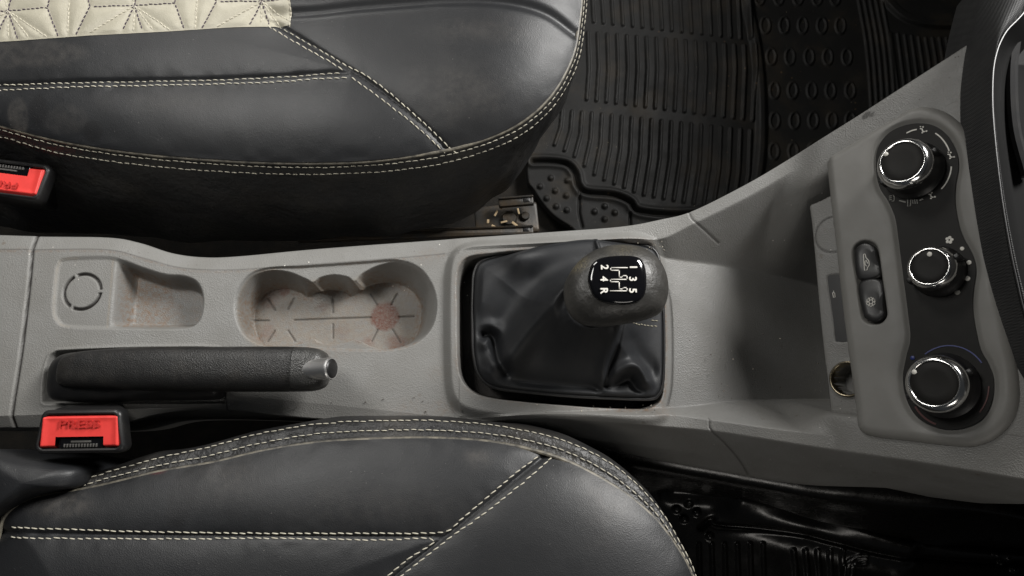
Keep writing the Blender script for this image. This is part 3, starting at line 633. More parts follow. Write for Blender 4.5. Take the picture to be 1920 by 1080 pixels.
def build_seat(name, label, seam_px, rings_px, closing, lines, stitch_rows, pipe, skirt_name, quilt=None, attr=None, extra_z=None):
    root = empty(name, tuple(U(500, 200 if 'rear' in label or True else 900, -.2)), label, 'car seat', 'front seats')
    seam = cr(U(np.array(seam_px)[:, 0], np.array(seam_px)[:, 1], ZS), False, 8)
    close = U(np.array(closing)[:, 0], np.array(closing)[:, 1], ZS)
    outline = np.vstack([seam, close])
    grooves = [px2(l, ZS+.010, False) for l in lines]
    def zf(x, y, d):
        ds_ = segdist(x, y, seam)[0]
        z = ZS+.016*(1-np.exp(-ds_/.03))+.012*(1-np.exp(-ds_/.10))
        g = np.full(x.shape, 1.0)
        for q in grooves: g = np.minimum(g, segdist(x, y, q)[0])
        z += .005*(1-np.exp(-g/.016))-.0022*np.exp(-(g/.0016)**2)-.0025
        z += .0010*vnoise(x, y, 110, 6)*np.exp(-(g/.010)**2)+.0010*vnoise(x, y, 90, 7)*np.exp(-(ds_/.012)**2)*ss(0, .003, ds_)
        z += .0030*vnoise(x, y, 11, 3)*ss(0, .03, ds_)+.0004*vnoise(x, y, 40, 8)*ss(0, .03, ds_)
        if extra_z: z += extra_z(x, y)
        return z
    cushion('seat_cushion', outline, .0016, zf, M['leather'], root, attr=attr)
    # skirt loft
    R = [seam]
    for (pts, z) in rings_px:
        a = np.array(pts, float); R.append(cr(U(a[:, 0], a[:, 1], z), False, 8))
    R = np.stack(R); RR = cr(R.reshape(len(R), -1), False, 14).reshape(-1, R.shape[1], 3)
    # soft gathers near the bottom
    s = np.linspace(0, 1, RR.shape[1])[None, :]; t = np.linspace(0, 1, RR.shape[0])[:, None]
    wob = .011*vnoise(s*np.ones_like(t)*.9, t*np.ones_like(s)*.12, 28, 5)*ss(.25, .8, t)
    nrm = np.gradient(seam[:, 0]), np.gradient(seam[:, 1]); ln = np.hypot(*nrm); RR[..., 0] += wob*(nrm[1]/ln)*1; RR[..., 1] -= wob*(nrm[0]/ln)
    sk = grid_mesh('seat_side', RR, M['skirt'], root)
    mb = MB(); mb.tube(arc_resample(seam, .004)+(0, 0, -.0002), pipe, 8); mb.build('piping', M['piping'], root)
    # stitching along the edge
    mb = MB()
    for tt in stitch_rows:
        k = tt*(RR.shape[0]-1); i0 = int(k); fr = k-i0
        make_stitches(mb, RR[i0]*(1-fr)+RR[i0+1]*fr+(0, 0, .0006), r=.0004, skew=.05)
    mb.build('edge_stitching', M['thread'], root)
    mb = MB()
    for q in lines if False else stitch_lines[name]:
        P2 = arc_resample(px2(q, ZS+.014, False), .004); z = zf(P2[:, 0], P2[:, 1], 0); make_stitches(mb, np.column_stack([P2, z]), r=.00046, ln=.0048, pitch=.0064)
    mb.build('panel_stitching', M['thread'], root)
    return root, zf, RR
stitch_lines = {}
seamU = [(-160, 190), (0, 236), (100, 262), (200, 280), (300, 292), (400, 300), (500, 305), (600, 306), (700, 302), (800, 289), (860, 277), (920, 258), (970, 234), (1010, 204), (1040, 170), (1063, 130), (1078, 90), (1086, 40), (1090, 0), (1094, -90)]
lipU = [(-160, 235), (0, 262), (100, 290), (200, 307), (300, 318), (400, 326), (500, 331), (600, 332), (700, 328), (800, 317), (862, 303), (925, 283), (977, 257), (1020, 222), (1052, 183), (1076, 138), (1090, 93), (1097, 42), (1101, 0), (1105, -90)]
midU = [(-160, 330), (0, 340), (100, 365), (200, 385), (300, 392), (400, 397), (500, 400), (600, 400), (700, 394), (800, 381), (862, 363), (922, 338), (970, 303), (1010, 262), (1044, 214), (1069, 158), (1086, 103), (1096, 46), (1100, 0), (1104, -90)]
botU = [(-160, 425), (0, 425), (100, 438), (200, 445), (300, 447), (400, 449), (500, 448), (600, 446), (700, 442), (800, 430), (860, 414), (910, 390), (950, 355), (985, 308), (1018, 255), (1042, 205), (1062, 150), (1075, 80), (1082, 20), (1086, -90)]
# horizontal double row, diagonal double row, crease
lU = [[(-160, 163), (0, 161), (300, 160), (500, 155), (600, 149), (655, 146)], [(506, 50), (560, 80), (650, 135), (700, 165), (780, 222), (849, 281)]]
stitch_lines['car_seat'] = [[(-160, 157), (0, 155), (200, 156), (400, 153), (520, 149), (600, 144), (650, 140)], [(-160, 168), (0, 166), (200, 166), (400, 163), (520, 160), (610, 154), (662, 152)],
    [(514, 51), (570, 82), (650, 128), (690, 148), (740, 183), (800, 231), (858, 280)], [(497, 52), (545, 82), (600, 112), (650, 140)], [(662, 152), (710, 184), (770, 226), (810, 256), (840, 281)]]
crease = px2([(520, 40), (600, 38), (700, 27), (830, 17), (940, 17), (1020, 27), (1078, 52)], ZS+.012, False)
def exU(x, y):
    g = segdist(x, y, crease)[0]; return -.0045*np.exp(-(g/.005)**2)
def blob(qx, qy, rx, ry, z=ZS+.02, seed=1, edge=.35):
    c = U(qx, qy, z); s = .00046
    return lambda x, y: ss(1, 1-edge, np.hypot((x-c[0])/(rx*s), (y-c[1])/(ry*s))+.35*vnoise(x, y, 55, seed))
bl = [blob(62, 195, 26, 38, seed=2), blob(160, 235, 22, 22, seed=3), blob(20, 190, 5, 4, seed=4)]
dU = [blob(15, 205, 26, 40, seed=5), blob(110, 215, 50, 30, seed=6), blob(60, 100, 140, 30, seed=7), blob(870, 170, 160, 90, seed=8, edge=.9), blob(300, 190, 160, 40, seed=9, edge=.9), blob(900, 60, 150, 40, seed=10, edge=.9)]  # broad front patch paints the cushion's soft highlight into the colour
seat_a, zfa, RRa = build_seat('car_seat', 'black leather front seat with a cream quilted centre panel, at the top', seamU, [(lipU, .014), (midU, -.05), (botU, -.13)],
    [(1094, -90), (1094, -150), (-160, -150)], lU, (.14, .30), .0016, 's', extra_z=exU,
    attr={'dark': lambda x, y: np.clip(sum(.8*b(x, y) for b in bl[:2]), 0, 1), 'dust_sheen': lambda x, y: np.clip(.45*dU[0](x, y)+.18*dU[1](x, y)+.3*dU[2](x, y)+.28*dU[3](x, y)+.2*dU[4](x, y)+.25*dU[5](x, y), 0, 1), 'redmark': lambda x, y: x*0})
# quilted insert
Qo = [(-160, 78), (0, 73), (100, 69), (200, 65), (300, 60), (400, 54), (480, 49), (543, 45), (545, 20), (545, -10), (545, -150), (-160, -150)]
qo = up2(Qo, ZS+.026)
star = [(8, 14), (250, 8), (488, -2)]
ql_d, ql_c = [], []
for (cx, cy) in star:
    ql_c += [[(cx, cy), (cx+48, cy+62)], [(cx, cy), (cx-4, cy+70)], [(cx, cy), (cx-95, cy+55)], [(cx, cy), (cx+72, cy+48)], [(cx, cy), (cx-10, cy-60)], [(cx+118, cy-12), (cx+112, cy+62)]]
    ql_d += [[(cx, cy), (cx+18, cy+60)], [(cx, cy), (cx-32, cy+60)], [(cx, cy), (cx+76, cy-5), (cx+98, cy+58)], [(cx, cy), (cx-84, cy+2)], [(cx-84, cy+2), (cx-116, cy+58)], [(cx+76, cy-5), (cx+92, cy-60)], [(cx-84, cy+2), (cx-96, cy-50)], [(cx, cy), (cx+20, cy-70)]]
qlines = [up2(l, ZS+.03) for l in ql_c+ql_d]
def zq(x, y, d):
    g = np.full(x.shape, 1.0)
    for q in qlines: g = np.minimum(g, segdist(x, y, q)[0])
    return zfa(x, y, 0)+.0012+.0021*(1-np.exp(-g/.005))*ss(0, .004, d)-.0008
cushion('quilted_panel', qo, .0014, zq, M['cream'], seat_a)
for nm, ls, mt in [('star_stitching', ql_c[6*k:6*k+5], 'thread') for k in range(3)]+[('diamond_stitching', ql_c[6*k+5:6*k+6], 'thread') for k in range(3)]+[('dark_stitching', ql_d, 'thread_dark')]:
    mb = MB()
    for l in ls:
        P2 = arc_resample(up2(l, ZS+.03), .002); i = inside(P2[:, 0], P2[:, 1], qo); P2 = P2[i]
        if len(P2) > 4: make_stitches(mb, np.column_stack([P2, zq(P2[:, 0], P2[:, 1], 1.)]), r=.0005, pitch=.0042, ln=.0034)
    if mb.v: mb.build(nm, M[mt], seat_a)
mb = MB(); P2 = arc_resample(up2(Qo[7:10], ZS+.028)+np.array([-.001, 0]), .003); make_stitches(mb, np.column_stack([P2, zq(P2[:, 0], P2[:, 1], 0)]), pitch=.0042, ln=.0034); mb.build('border_stitching', M['thread'], seat_a)

seamL = [(-60, 1120), (-10, 1030), (6, 975), (38, 946), (80, 931), (140, 921), (200, 909), (300, 885), (400, 868), (500, 845), (600, 830), (700, 824), (800, 822), (900, 827), (980, 840), (1050, 860), (1120, 894), (1180, 932), (1230, 976), (1265, 1022), (1290, 1065), (1305, 1110), (1330, 1200)]
lipL = [(-62, 1118), (-14, 1026), (2, 968), (34, 936), (76, 918), (134, 902), (196, 880), (296, 852), (396, 828), (496, 802), (596, 785), (700, 780), (802, 780), (904, 787), (990, 799), (1066, 820), (1140, 855), (1200, 905), (1244, 960), (1273, 1015), (1296, 1062), (1310, 1108), (1334, 1200)]
botL = [(-50, 1110), (0, 1020), (20, 965), (50, 935), (90, 918), (150, 903), (205, 885), (300, 862), (400, 840), (500, 818), (600, 804), (700, 800), (800, 800), (900, 806), (980, 817), (1050, 838), (1120, 872), (1175, 915), (1215, 965), (1240, 1015), (1262, 1062), (1275, 1108), (1300, 1200)]
lL = [[(-80, 1000), (15, 1000), (300, 1003), (500, 1003), (700, 1004), (832, 1004)], [(1026, 852), (980, 888), (900, 952), (838, 1002), (738, 1080), (640, 1160)]]
stitch_lines['car_seat_b'] = [[(8, 990), (120, 993), (350, 998), (600, 999), (750, 999), (832, 997), (860, 978), (940, 910), (1012, 853)], [(8, 1009), (150, 1010), (350, 1010), (500, 1008), (700, 1011), (815, 1011), (770, 1044), (725, 1081), (640, 1150)],
    [(1038, 856), (990, 898), (900, 968), (850, 1003), (750, 1081), (680, 1140)]]
bL = [blob(330, 930, 32, 55, seed=12), blob(358, 880, 20, 28, seed=13), blob(380, 935, 26, 30, seed=14)]
rL = [blob(292, 880, 26, 12, z=ZS, seed=15, edge=.8)]
dL = [blob(1150, 920, 90, 110, seed=18, edge=.9), blob(900, 860, 40, 25, seed=19, edge=.8), blob(420, 900, 110, 60, seed=20, edge=.9), blob(100, 950, 90, 30, seed=21, edge=.8), blob(700, 950, 300, 60, seed=25, edge=.9)]  # front corner patch is a soft highlight painted into the leather colour
seat_b, zfb, RRb = build_seat('car_seat_b', 'black leather front seat with cream stitching, at the bottom', seamL, [(lipL, .008), (botL, -.13)],
    [(1330, 1300), (-60, 1300)], lL, (.16, .335), .0017, 's',
    attr={'dark': lambda x, y: np.clip(.85*bL[0](x, y)+.8*bL[1](x, y)+.35*bL[2](x, y), 0, 1), 'redmark': lambda x, y: .5*rL[0](x, y), 'dust_sheen': lambda x, y: np.clip(.35*dL[0](x, y)+.4*dL[1](x, y)+.3*dL[2](x, y)+.5*dL[3](x, y)+.15*dL[4](x, y), 0, 1)})
seat_b.name = 'car_seat.001'
# backrest bolster of the lower seat
mb = MB()
bo = cr(np.array([(-60, 850), (40, 856), (110, 868), (146, 876), (150, 895), (138, 914), (100, 921), (50, 934), (10, 955), (-60, 985)], float), True, 6)
Wt = U(bo[:, 0], bo[:, 1], .04); c = Wt.mean(0); R = []
for s_, h in ((1.02, -.14), (1.0, -.012), (.93, .0), (.8, .006), (.5, .012), (.05, .014)): q = c+(Wt-c)*s_; q[:, 2] = .04+h; R.append(q)
mb.rings(R, cap1=True); mb.build('side_bolster', M['leather'], seat_b, sharp=0)

# ------------------------------------------------------------------ seat rails and bits on the floor
def railobj(p, q, z, w_, h_, label):
    a, b = U(*p, z), U(*q, z); r = empty('seat_rail', tuple((a+b)/2), label, 'seat rail', 'metal seat rails beside the console')
    t = (b-a)/np.linalg.norm(b-a); y = np.cross([0, 0, 1], t); L = np.linalg.norm(b-a)
    mb = MB(); mb.box((a+b)/2, t, y, (0, 0, 1), L, w_, h_, .0015); mb.box((a+b)/2+y*w_*.35+np.array([0, 0, h_*.6]), t, y, (0, 0, 1), L, w_*.2, h_*.5, .0008); mb.build('rail_channel', M['metal'], r)
    mb = MB(); mb.box(b-t*.008+np.array([0, 0, h_*.5]), t, y, (0, 0, 1), .007, w_*.45, .002, .0006); mb.build('rail_stop', M['black'], r)
    return r
railobj((935, 381), (1000, 376), -.17, .011, .008, 'short grey steel rail end poking out below the upper seat front')
railobj((560, 447), (1000, 432), -.15, .010, .008, 'long dark steel rail lying along the upper side of the console')
mb = MB(); o_ = U(950, 412, -.19); mb.box(o_, (1, .1, 0), (-.1, 1, 0), (0, 0, 1), .075, .038, .006, .003)
mb.disc(U(955, 410, -.185), (0, 0, 1), .009, .004, 24); mb.disc(U(985, 405, -.185), (0, 0, 1), .005, .003, 16)
tag(mb.build('floor_bracket', M['metal'], None), 'dirty steel floor bracket between the upper seat and the rubber mat corner', 'bracket')
mb = MB(); mb.tube(cr(U(np.array([330., 380, 410, 460]), np.array([405., 425, 442, 440]), -.12), False, 5), .0016, 6); mb.tube(cr(U(np.array([400., 430, 440]), np.array([410., 425, 436]), -.12), False, 5), .0012, 6)
tag(mb.build('seat_wire', M['crumb'], None), 'thin dusty tan wire under the skirt of the upper seat', 'wire')
mb = MB()
for (a0, b0, z) in ((930, 400, -.18), (945, 416, -.18), (965, 420, -.17), (925, 424, -.17), (940, 388, -.18), (972, 396, -.17), (915, 415, -.17)):
    c = U(a0, b0, z+.004); an = random.random()*3; mb.box(c, (math.cos(an), math.sin(an), .1), (-math.sin(an), math.cos(an), 0), (0, 0, 1), random.uniform(.003, .008), random.uniform(.002, .003), .001, .0003)
tag(mb.build('crumbs', M['crumb'], None), 'tan crumbs and leaf bits scattered on the floor bracket', 'crumbs', kind='stuff')

# ------------------------------------------------------------------ rubber mats
def mat_mesh(name, label, outline_px, zb, feats, material, step=.0011, attr=None, wall=0):
    O = px2(outline_px, zb, True, 6)
    x = np.arange(O[:, 0].min(), O[:, 0].max(), step); y = np.arange(O[:, 1].min(), O[:, 1].max(), step); Xm, Ym = np.meshgrid(x, y, indexing='ij')
    ins = inside(Xm, Ym, O); dO, nx, ny = segdist(Xm, Ym, O, True)
    X_ = np.where(ins, Xm, nx); Y_ = np.where(ins, Ym, ny); d = np.where(ins, dO, 0)
    Zm = zb-.006*(1-ss(0, .003, d))
    Zm = Zm+feats(X_, Y_, d)
    k = ins[:-1, :-1] | ins[1:, :-1] | ins[1:, 1:] | ins[:-1, 1:]
    o = grid_mesh(name, np.stack([X_, Y_, Zm], -1), material, None, keep=k)
    return tag(o, label, 'floor mat', 'rubber floor mats')
ZM = -.215
def winadd(Xw, Yw, pts, fn, Zw, pad=.006, closed=False):
    P = np.asarray(pts); m = (Xw > P[:, 0].min()-pad) & (Xw < P[:, 0].max()+pad) & (Yw > P[:, 1].min()-pad) & (Yw < P[:, 1].max()+pad)
    if m.any(): Zw[m] += fn(segdist(Xw[m], Yw[m], P, closed)[0])
def feats_up(Xw, Yw, d):
    Zw = np.zeros_like(Xw); rib = lambda dd: .0030*ss(.0027, .0012, dd)
    for i in range(22):
        x = 1086+i*18.3
        if x < 1402:
            winadd(Xw, Yw, up2([(x+6, -120), (x+5, -20), (x+9, 40+(x-1090)*.11)], ZM), rib, Zw)
            winadd(Xw, Yw, up2([(x+16, 62+(x-1090)*.085), (x+18, 130), (x+14, 188+(x-1090)*.12)], ZM), rib, Zw)
        x3 = 1050+i*18.6
        if x3 < 1408:
            tp = 210+(x3-1072)*.105; bt = np.interp(x3, [1050, 1085, 1110, 1130, 1210, 1290, 1400], [272, 292, 315, 332, 364, 378, 400])
            winadd(Xw, Yw, up2([(x3+4, tp), (x3+1, (tp+bt)/2), (x3-10, bt)], ZM), rib, Zw)
    # big curved lip
    winadd(Xw, Yw, px2([(1385, -100), (1400, 0), (1418, 90), (1427, 190), (1427, 280), (1418, 350)], ZM, False), lambda dd: .006*ss(.009, .002, dd), Zw, .012)
    # oval studs: rings
    for (yy, xx) in ((-62, (1425, 1460, 1495, 1530, 1565)), (-5, (1424, 1460, 1496, 1532, 1566)), (48, (1435, 1470, 1505, 1541, 1576)), (107, (1446, 1481, 1517, 1552, 1588)), (170, (1452, 1486, 1522, 1557, 1594)), (226, (1453, 1490, 1525, 1560, 1594)), (283, (1452, 1488, 1524, 1560))):
        for xv in xx:
            t = np.linspace(0, 2*math.pi, 20, endpoint=False); q = up2(np.stack([xv+8.5*np.cos(t), yy+15*np.sin(t)], -1), ZM)
            winadd(Xw, Yw, q, lambda dd: .0017*ss(.0022, .0006, dd), Zw, closed=True)
    for k in range(5):
        x = 1612+k*11; winadd(Xw, Yw, px2([(x-16, -80), (x-2, 0), (x+12, 80), (x+20, 170), (x+22, 240)], ZM, False), lambda dd: .0018*ss(.0026, .0010, dd), Zw)
    pad_ = px2([(1640, -80), (1652, -10), (1672, 22), (1705, 44), (1760, 54), (1850, 48), (1950, 20), (1950, -100)], ZM)
    dp = sdf(Xw, Yw, pad_); Zw += .006*ss(.002, -.002, dp)-.0035*ss(-.009, -.012, dp)
    for k in range(12):
        x = 1668+k*13; winadd(Xw, Yw, up2([(x+2, 62+min(k, 5)*2), (x+8, 110), (x+16, 175)], ZM), lambda dd: .0017*ss(.0025, .0010, dd), Zw)
    # corner foot rests
    ln = px2([(1000, 303), (1030, 303), (1062, 308), (1078, 325), (1084, 348), (1100, 361), (1150, 366), (1180, 378), (1200, 396), (1280, 402), (1360, 392)], ZM, False)
    dl = ldist(Xw, Yw, ln, .02); Zw += -.006*np.exp(-(dl/.0022)**2)+.0028*np.exp(-((dl-.006)/.003)**2)
    winadd(Xw, Yw, up2([(1086, 362), (1086, 400), (1092, 425)], ZM), lambda dd: -.004*np.exp(-(dd/.0014)**2), Zw); winadd(Xw, Yw, up2([(1181, 400), (1182, 430)], ZM), lambda dd: -.004*np.exp(-(dd/.0014)**2), Zw)
    for (a, b) in ((1033, 334), (1064, 339), (1013, 350), (1041, 358), (1062, 367), (1025, 372), (1043, 387), (1063, 394), (1134, 387), (1115, 397), (1153, 399), (1134, 411)):
        c = up2([(a, b)], ZM)[0]; Zw += .0035*ss(.0048, .0015, np.hypot(Xw-c[0], Yw-c[1]))
    Zw += .003*vnoise(Xw, Yw, 9, 31)
    return Zw
mat_mesh('floor_mat', 'matt black ribbed rubber mat with oval studs, beyond the upper seat', [(990, 150), (985, 320), (1000, 360), (1030, 400), (1065, 425), (1110, 450), (1300, 480), (1650, 480), (1900, 300), (2050, 100), (2050, -150), (1500, -180), (1000, -180)], ZM, feats_up, M['rubber'])
ZL = -.215
def feats_lo(Xw, Yw, d):
    Zw = np.zeros_like(Xw)
    Zw += .014*np.exp(-(ldist(Xw, Yw, px2([(1260, 920), (1350, 925), (1440, 938), (1520, 955), (1600, 985), (1680, 1010), (1800, 1030), (1960, 1040)], ZL, False), .06)/.010)**2)
    Zw += .022*np.exp(-(ldist(Xw, Yw, px2([(1380, 950), (1460, 972), (1540, 992), (1600, 1008), (1680, 1030)], ZL, False), .08)/.017)**2)
    ln = px2([(1315, 990), (1335, 975), (1345, 985), (1420, 990), (1500, 1000), (1560, 1015), (1700, 1045), (1960, 1060)], ZL, False); Zw -= .007*np.exp(-(ldist(Xw, Yw, ln, .03)/.003)**2)
    for (a, b) in ((1290, 944), (1268, 955), (1306, 961), (1282, 973), (1330, 1005), (1855, 1040), (1880, 1052), (1915, 1045), (1900, 1066)):
        c = up2([(a, b)], ZL)[0]; Zw += .004*ss(.0058, .002, np.hypot(Xw-c[0], Yw-c[1]))
    for k in range(5):
        x = 1487+k*22; winadd(Xw, Yw, up2([(x, 1032), (x+4, 1060), (x+8, 1130)], ZL), lambda dd: .0035*ss(.0035, .0012, dd), Zw)
    for rr in (0, 1, 2): winadd(Xw, Yw, px2([(1580+rr*8, 1085), (1584+rr*8, 1060), (1600+rr*6, 1044+rr*7), (1618+rr*2, 1040+rr*8)], ZL, False), lambda dd: .004*ss(.003, .001, dd), Zw)
    for k in range(6): x = 1310+k*24; winadd(Xw, Yw, up2([(x, 1020), (x+4, 1130)], ZL), lambda dd: .003*ss(.003, .001, dd), Zw)
    return Zw+.004*vnoise(Xw, Yw, 12, 33)+.0012*vnoise(Xw, Yw, 60, 34)
mat_mesh('floor_mat', 'shiny black rubber mat at the bottom right, partly under the lower seat', [(1180, 935), (1220, 912), (1300, 908), (1420, 915), (1520, 935), (1620, 965), (1750, 985), (1900, 960), (2020, 940), (2050, 1200), (1600, 1300), (1180, 1300)], ZL, feats_lo, M['wet'])
# carpeted tunnel side under the console, lower right
tb = [(1050, 840), (1200, 868), (1400, 905), (1550, 930), (1700, 945), (1850, 960), (1990, 990)]; tm = [(1050, 858), (1200, 895), (1400, 925), (1550, 965), (1650, 985), (1760, 985), (1880, 955), (1990, 965)][:7]
te = [(1050, 905), (1200, 925), (1400, 950), (1550, 1000), (1700, 1040), (1850, 1050), (1990, 1060)]
ra = cr(U(*np.array(tb).T, -.09), False, 10); rb = cr(U(*np.array([(1050, 858), (1200, 890), (1400, 922), (1550, 955), (1700, 975), (1850, 958), (1990, 985)]).T, -.15), False, 10); rc = cr(U(*np.array(te).T, -.226), False, 10)
r0 = ra.copy(); r0[:, 1] += .05; r0[:, 2] += .0
RR = cr(np.stack([r0, ra, rb, rc]).reshape(4, -1), False, 16).reshape(-1, len(ra), 3); RR[..., 2] += .002*vnoise(RR[..., 0], RR[..., 1], 40, 40)
o = grid_mesh('tunnel_lining', RR, M['wet'], None); tag(o, 'shiny black floor lining curving down below the lower edge of the console', 'floor lining')

# ------------------------------------------------------------------ gear lever
gl = empty('gear_lever', tuple(U(1100, 600, 0)), 'black gear lever with worn round knob and leather gaiter', 'gear lever')
ZG = .001
frm = px2([(886, 600), (887, 540), (890, 508), (904, 489), (950, 476), (1010, 458), (1060, 448), (1110, 444), (1150, 450), (1200, 458), (1228, 470), (1238, 500), (1243, 560), (1245, 640), (1243, 715), (1234, 740), (1215, 748), (1140, 746), (1066, 742), (990, 735), (930, 727), (902, 708), (889, 670)], ZG+.002)
neck_c = U(1108, 580, .055)
neck = np.array([(neck_c[0]+.020*math.cos(a), neck_c[1]+.017*math.sin(a)) for a in np.linspace(0, 2*math.pi, 24, endpoint=False)])
fz = .03
fold = [ # (polyline px, amplitude, width) positive ridge / negative valley
    ([(1075, 545), (1030, 580), (995, 620), (965, 662), (944, 682)], .015, .013),
    ([(950, 694), (936, 672), (929, 645), (924, 626), (914, 620), (906, 622)], -.013, .0046),
    ([(905, 640), (915, 608), (930, 612)], .005, .006),
    ([(1000, 530), (965, 575), (935, 600)], -.007, .016),
    ([(975, 480), (1040, 466), (1100, 458), (1150, 460)], .013, .015),
    ([(905, 560), (925, 520), (975, 495)], .006, .016),
    ([(1122, 470), (1118, 456), (1119, 445)], .004, .0018),
    ([(1138, 724), (1158, 700), (1178, 688), (1198, 692), (1212, 716)], .010, .0058),
    ([(1128, 728), (1160, 716), (1185, 708), (1205, 728)], -.007, .0052),
    ([(1160, 612), (1153, 650), (1142, 690), (1141, 720)], -.008, .0032),
    ([(1146, 612), (1138, 660), (1130, 716)], .006, .006),
    ([(940, 702), (990, 714), (1060, 720), (1125, 724)], -.006, .008),
    ([(905, 695), (935, 718), (1000, 731), (1130, 738), (1220, 740)], .004, .004),
    ([(1185, 640), (1205, 665), (1230, 690)], -.004, .007)]
def zboot(x, y, d):
    dn = sdf(x, y, neck, pad=.2); dn = np.maximum(dn, 0); t = d/(d+dn+1e-6)
    z = ZG+.004*ss(0, .003, d)+.056*(.30*t+.70*t**2.4)
    for (l, a, wv) in fold:
        q = px2(l, .02, False); g = segdist(x, y, q)[0]; z += a*np.exp(-(g/wv)**2)*ss(0, .010, d)*ss(1, .85, t)
    z += .0004*vnoise(x, y, 70, 51)*ss(0, .01, d)+.0018*vnoise(x, y, 24, 52)*ss(0, .02, d)
    return z
cushion('gaiter', frm, .0008, zboot, M['boot'], gl)
mb = MB(); f3 = np.column_stack([frm, np.full(len(frm), ZG+.001)]); mb.tube(f3, .0016, 8, closed=True); mb.build('gaiter_rim', M['black'], gl, sharp=0)
c3 = f3.mean(0); mb = MB(); mb.rings([f3, f3+(0, 0, -.02)]); mb.build('gaiter_frame', M['black'], gl)
mb = MB()
for l in ([(1165, 610), (1200, 608), (1242, 607)], [(1225, 597), (1243, 596)]):
    P2 = arc_resample(px2(l, .02, False), .003); d = -sdf(P2[:, 0], P2[:, 1], frm); make_stitches(mb, np.column_stack([P2, zboot(P2[:, 0], P2[:, 1], np.maximum(d, 0))]), pitch=.0042, ln=.003, r=.0004)
mb.build('gaiter_stitching', M['thread_dim'], gl)
# collar
kc = U(1153, 543, .085)
mb = MB(); q = U(1112, 568, .06)
pth = [q+np.array([-.004, -.004, -.03]), q+np.array([0, 0, -.008]), q+np.array([.006, .003, .010])]
mb.tube(pth, .021, 32, taper=[1.0, 1.02, .95]); mb.build('knob_collar', M['black'], gl, sharp=0)
# knob from its own outline
ko = cr(U(*np.array([(1057, 556), (1060, 528), (1080, 496), (1105, 475), (1135, 463), (1170, 460), (1205, 466), (1232, 484), (1248, 512), (1253, 545), (1246, 575), (1232, 591), (1200, 602), (1160, 609), (1120, 612), (1088, 606), (1066, 586)], float).T, .085), True, 6)
ko[:, 2] = .085; kc = ko.mean(0)+np.array([.002, .001, 0]); R = []; A1 = []
for s_ in list(np.sin(np.linspace(.03, math.pi/2, 22))):
    q = kc+(ko-kc)*s_; q[:, 2] = .085+.023*(1-s_**2.5)**.55; R.append(q)
for s_ in list(np.sin(np.linspace(math.pi/2, .6, 14)))[1:]:
    q = kc+(ko-kc)*s_; q[:, 2] = .085-.034*(1-s_**2.2)**.6; R.append(q)
V = np.stack(R); V = np.concatenate([V, V[:, :1]], 1)
sc_ = U(1082, 488, .1); sA = ss(.012, .004, np.hypot(V[..., 0]-sc_[0], V[..., 1]-sc_[1])); sB = .5*ss(.02, .0, np.hypot(V[..., 0]-U(1170, 465, .1)[0], V[..., 1]-U(1170, 465, .1)[1]))
kb = grid_mesh('knob', V, M['knob'], gl, attr={'scuff': np.clip(sA*.8+sB*.5, 0, 1)}, flip=True)
bo = cr(U(*np.array([(1105, 527), (1107, 508), (1113, 493), (1129, 483), (1160, 479), (1189, 480), (1204, 488), (1211, 510), (1211, 539), (1204, 557), (1187, 566), (1162, 568), (1131, 563), (1114, 551)], float).T, .1085), True, 6)
bc = bo.mean(0); mb = MB(); R = []
for s_, h in ((1.03, -.006), (1.03, -.0006), (1.0, .0006), (.96, .0013), (.9, .0019), (.8, .0024), (.6, .0029), (.3, .0032), (.02, .0033)):
    q = bc+(bo-bc)*s_; q[:, 2] = .1065+h; R.append(q)
mb.rings(R, cap1=True); bd = mb.build('badge', M['gloss'], kb, sharp=0)
mk = MB(); ZT = .1100
def bt(px, py): return U(px, py, ZT)
for ch, a, b in (('1', 1187, 501), ('3', 1186, 523), ('5', 1186, 545), ('2', 1133, 501), ('4', 1132, 523), ('R', 1132, 545)):
    add_text(mk, ch, .0078, bt(a, b), (0, -1, 0), (1, 0, 0), (0, 0, 1), bold=.00022)
def wl(pts, w_=.0009): a = np.array(pts, float); 
def poly(mb, pts, w_=.00072):
    for p, q in zip(pts[:-1], pts[1:]):
        a, b = bt(*p), bt(*q); t = (b-a)/np.linalg.norm(b-a)*w_*.5; mb.ribbon([a-t, b+t], (0, 0, 1), w_, .00025)
poly(mk, [(1176, 502), (1145, 502), (1145, 507), (1161, 507), (1161, 520), (1167, 520), (1167, 517), (1175.5, 517), (1175.5, 524), (1144.5, 524), (1144.5, 528.5), (1161, 528.5), (1161, 542), (1168, 542), (1168, 539.5), (1175.5, 539.5), (1175.5, 545.5), (1144.5, 545.5)])
mk.build('gear_pattern', M['white'], kb, sharp=0)

# ------------------------------------------------------------------ handbrake
hb = empty('handbrake_lever', tuple(U(250, 700, 0)), 'black leather handbrake lever with chrome push button in the console slot', 'handbrake')
def sweep(st, m, name, parent, pw=2.6, nseg=40):
    """stations (px, y_top, y_bot, zc, hz)"""
    st = cr(np.array(st, float), False, 8); R = []
    for (px, yt, yb, zc, hz) in st:
        a = U(px, yt, zc); b = U(px, yb, zc); c = (a+b)/2; hy = (a[1]-b[1])/2
        th = np.linspace(0, 2*math.pi, nseg, endpoint=False); cs, sn = np.cos(th), np.sin(th)
        y = np.sign(cs)*np.abs(cs)**(2/pw)*hy; z = np.sign(sn)*np.abs(sn)**(2/pw)*hz
        R.append(np.column_stack([np.full(nseg, c[0]), c[1]+y, c[2]+z]))
    mb = MB(); mb.rings(R, cap0=True, cap1=True); return mb.build(name, m, parent, sharp=0)
sweep([(96, 690, 725, .006, .006), (104, 672, 748, .006, .010), (130, 662, 753, .008, .013), (200, 658, 755, .010, .015), (300, 656, 752, .010, .016), (400, 660, 750, .010, .016), (418, 665, 745, .010, .015)], M['black'], 'lever_base', hb)
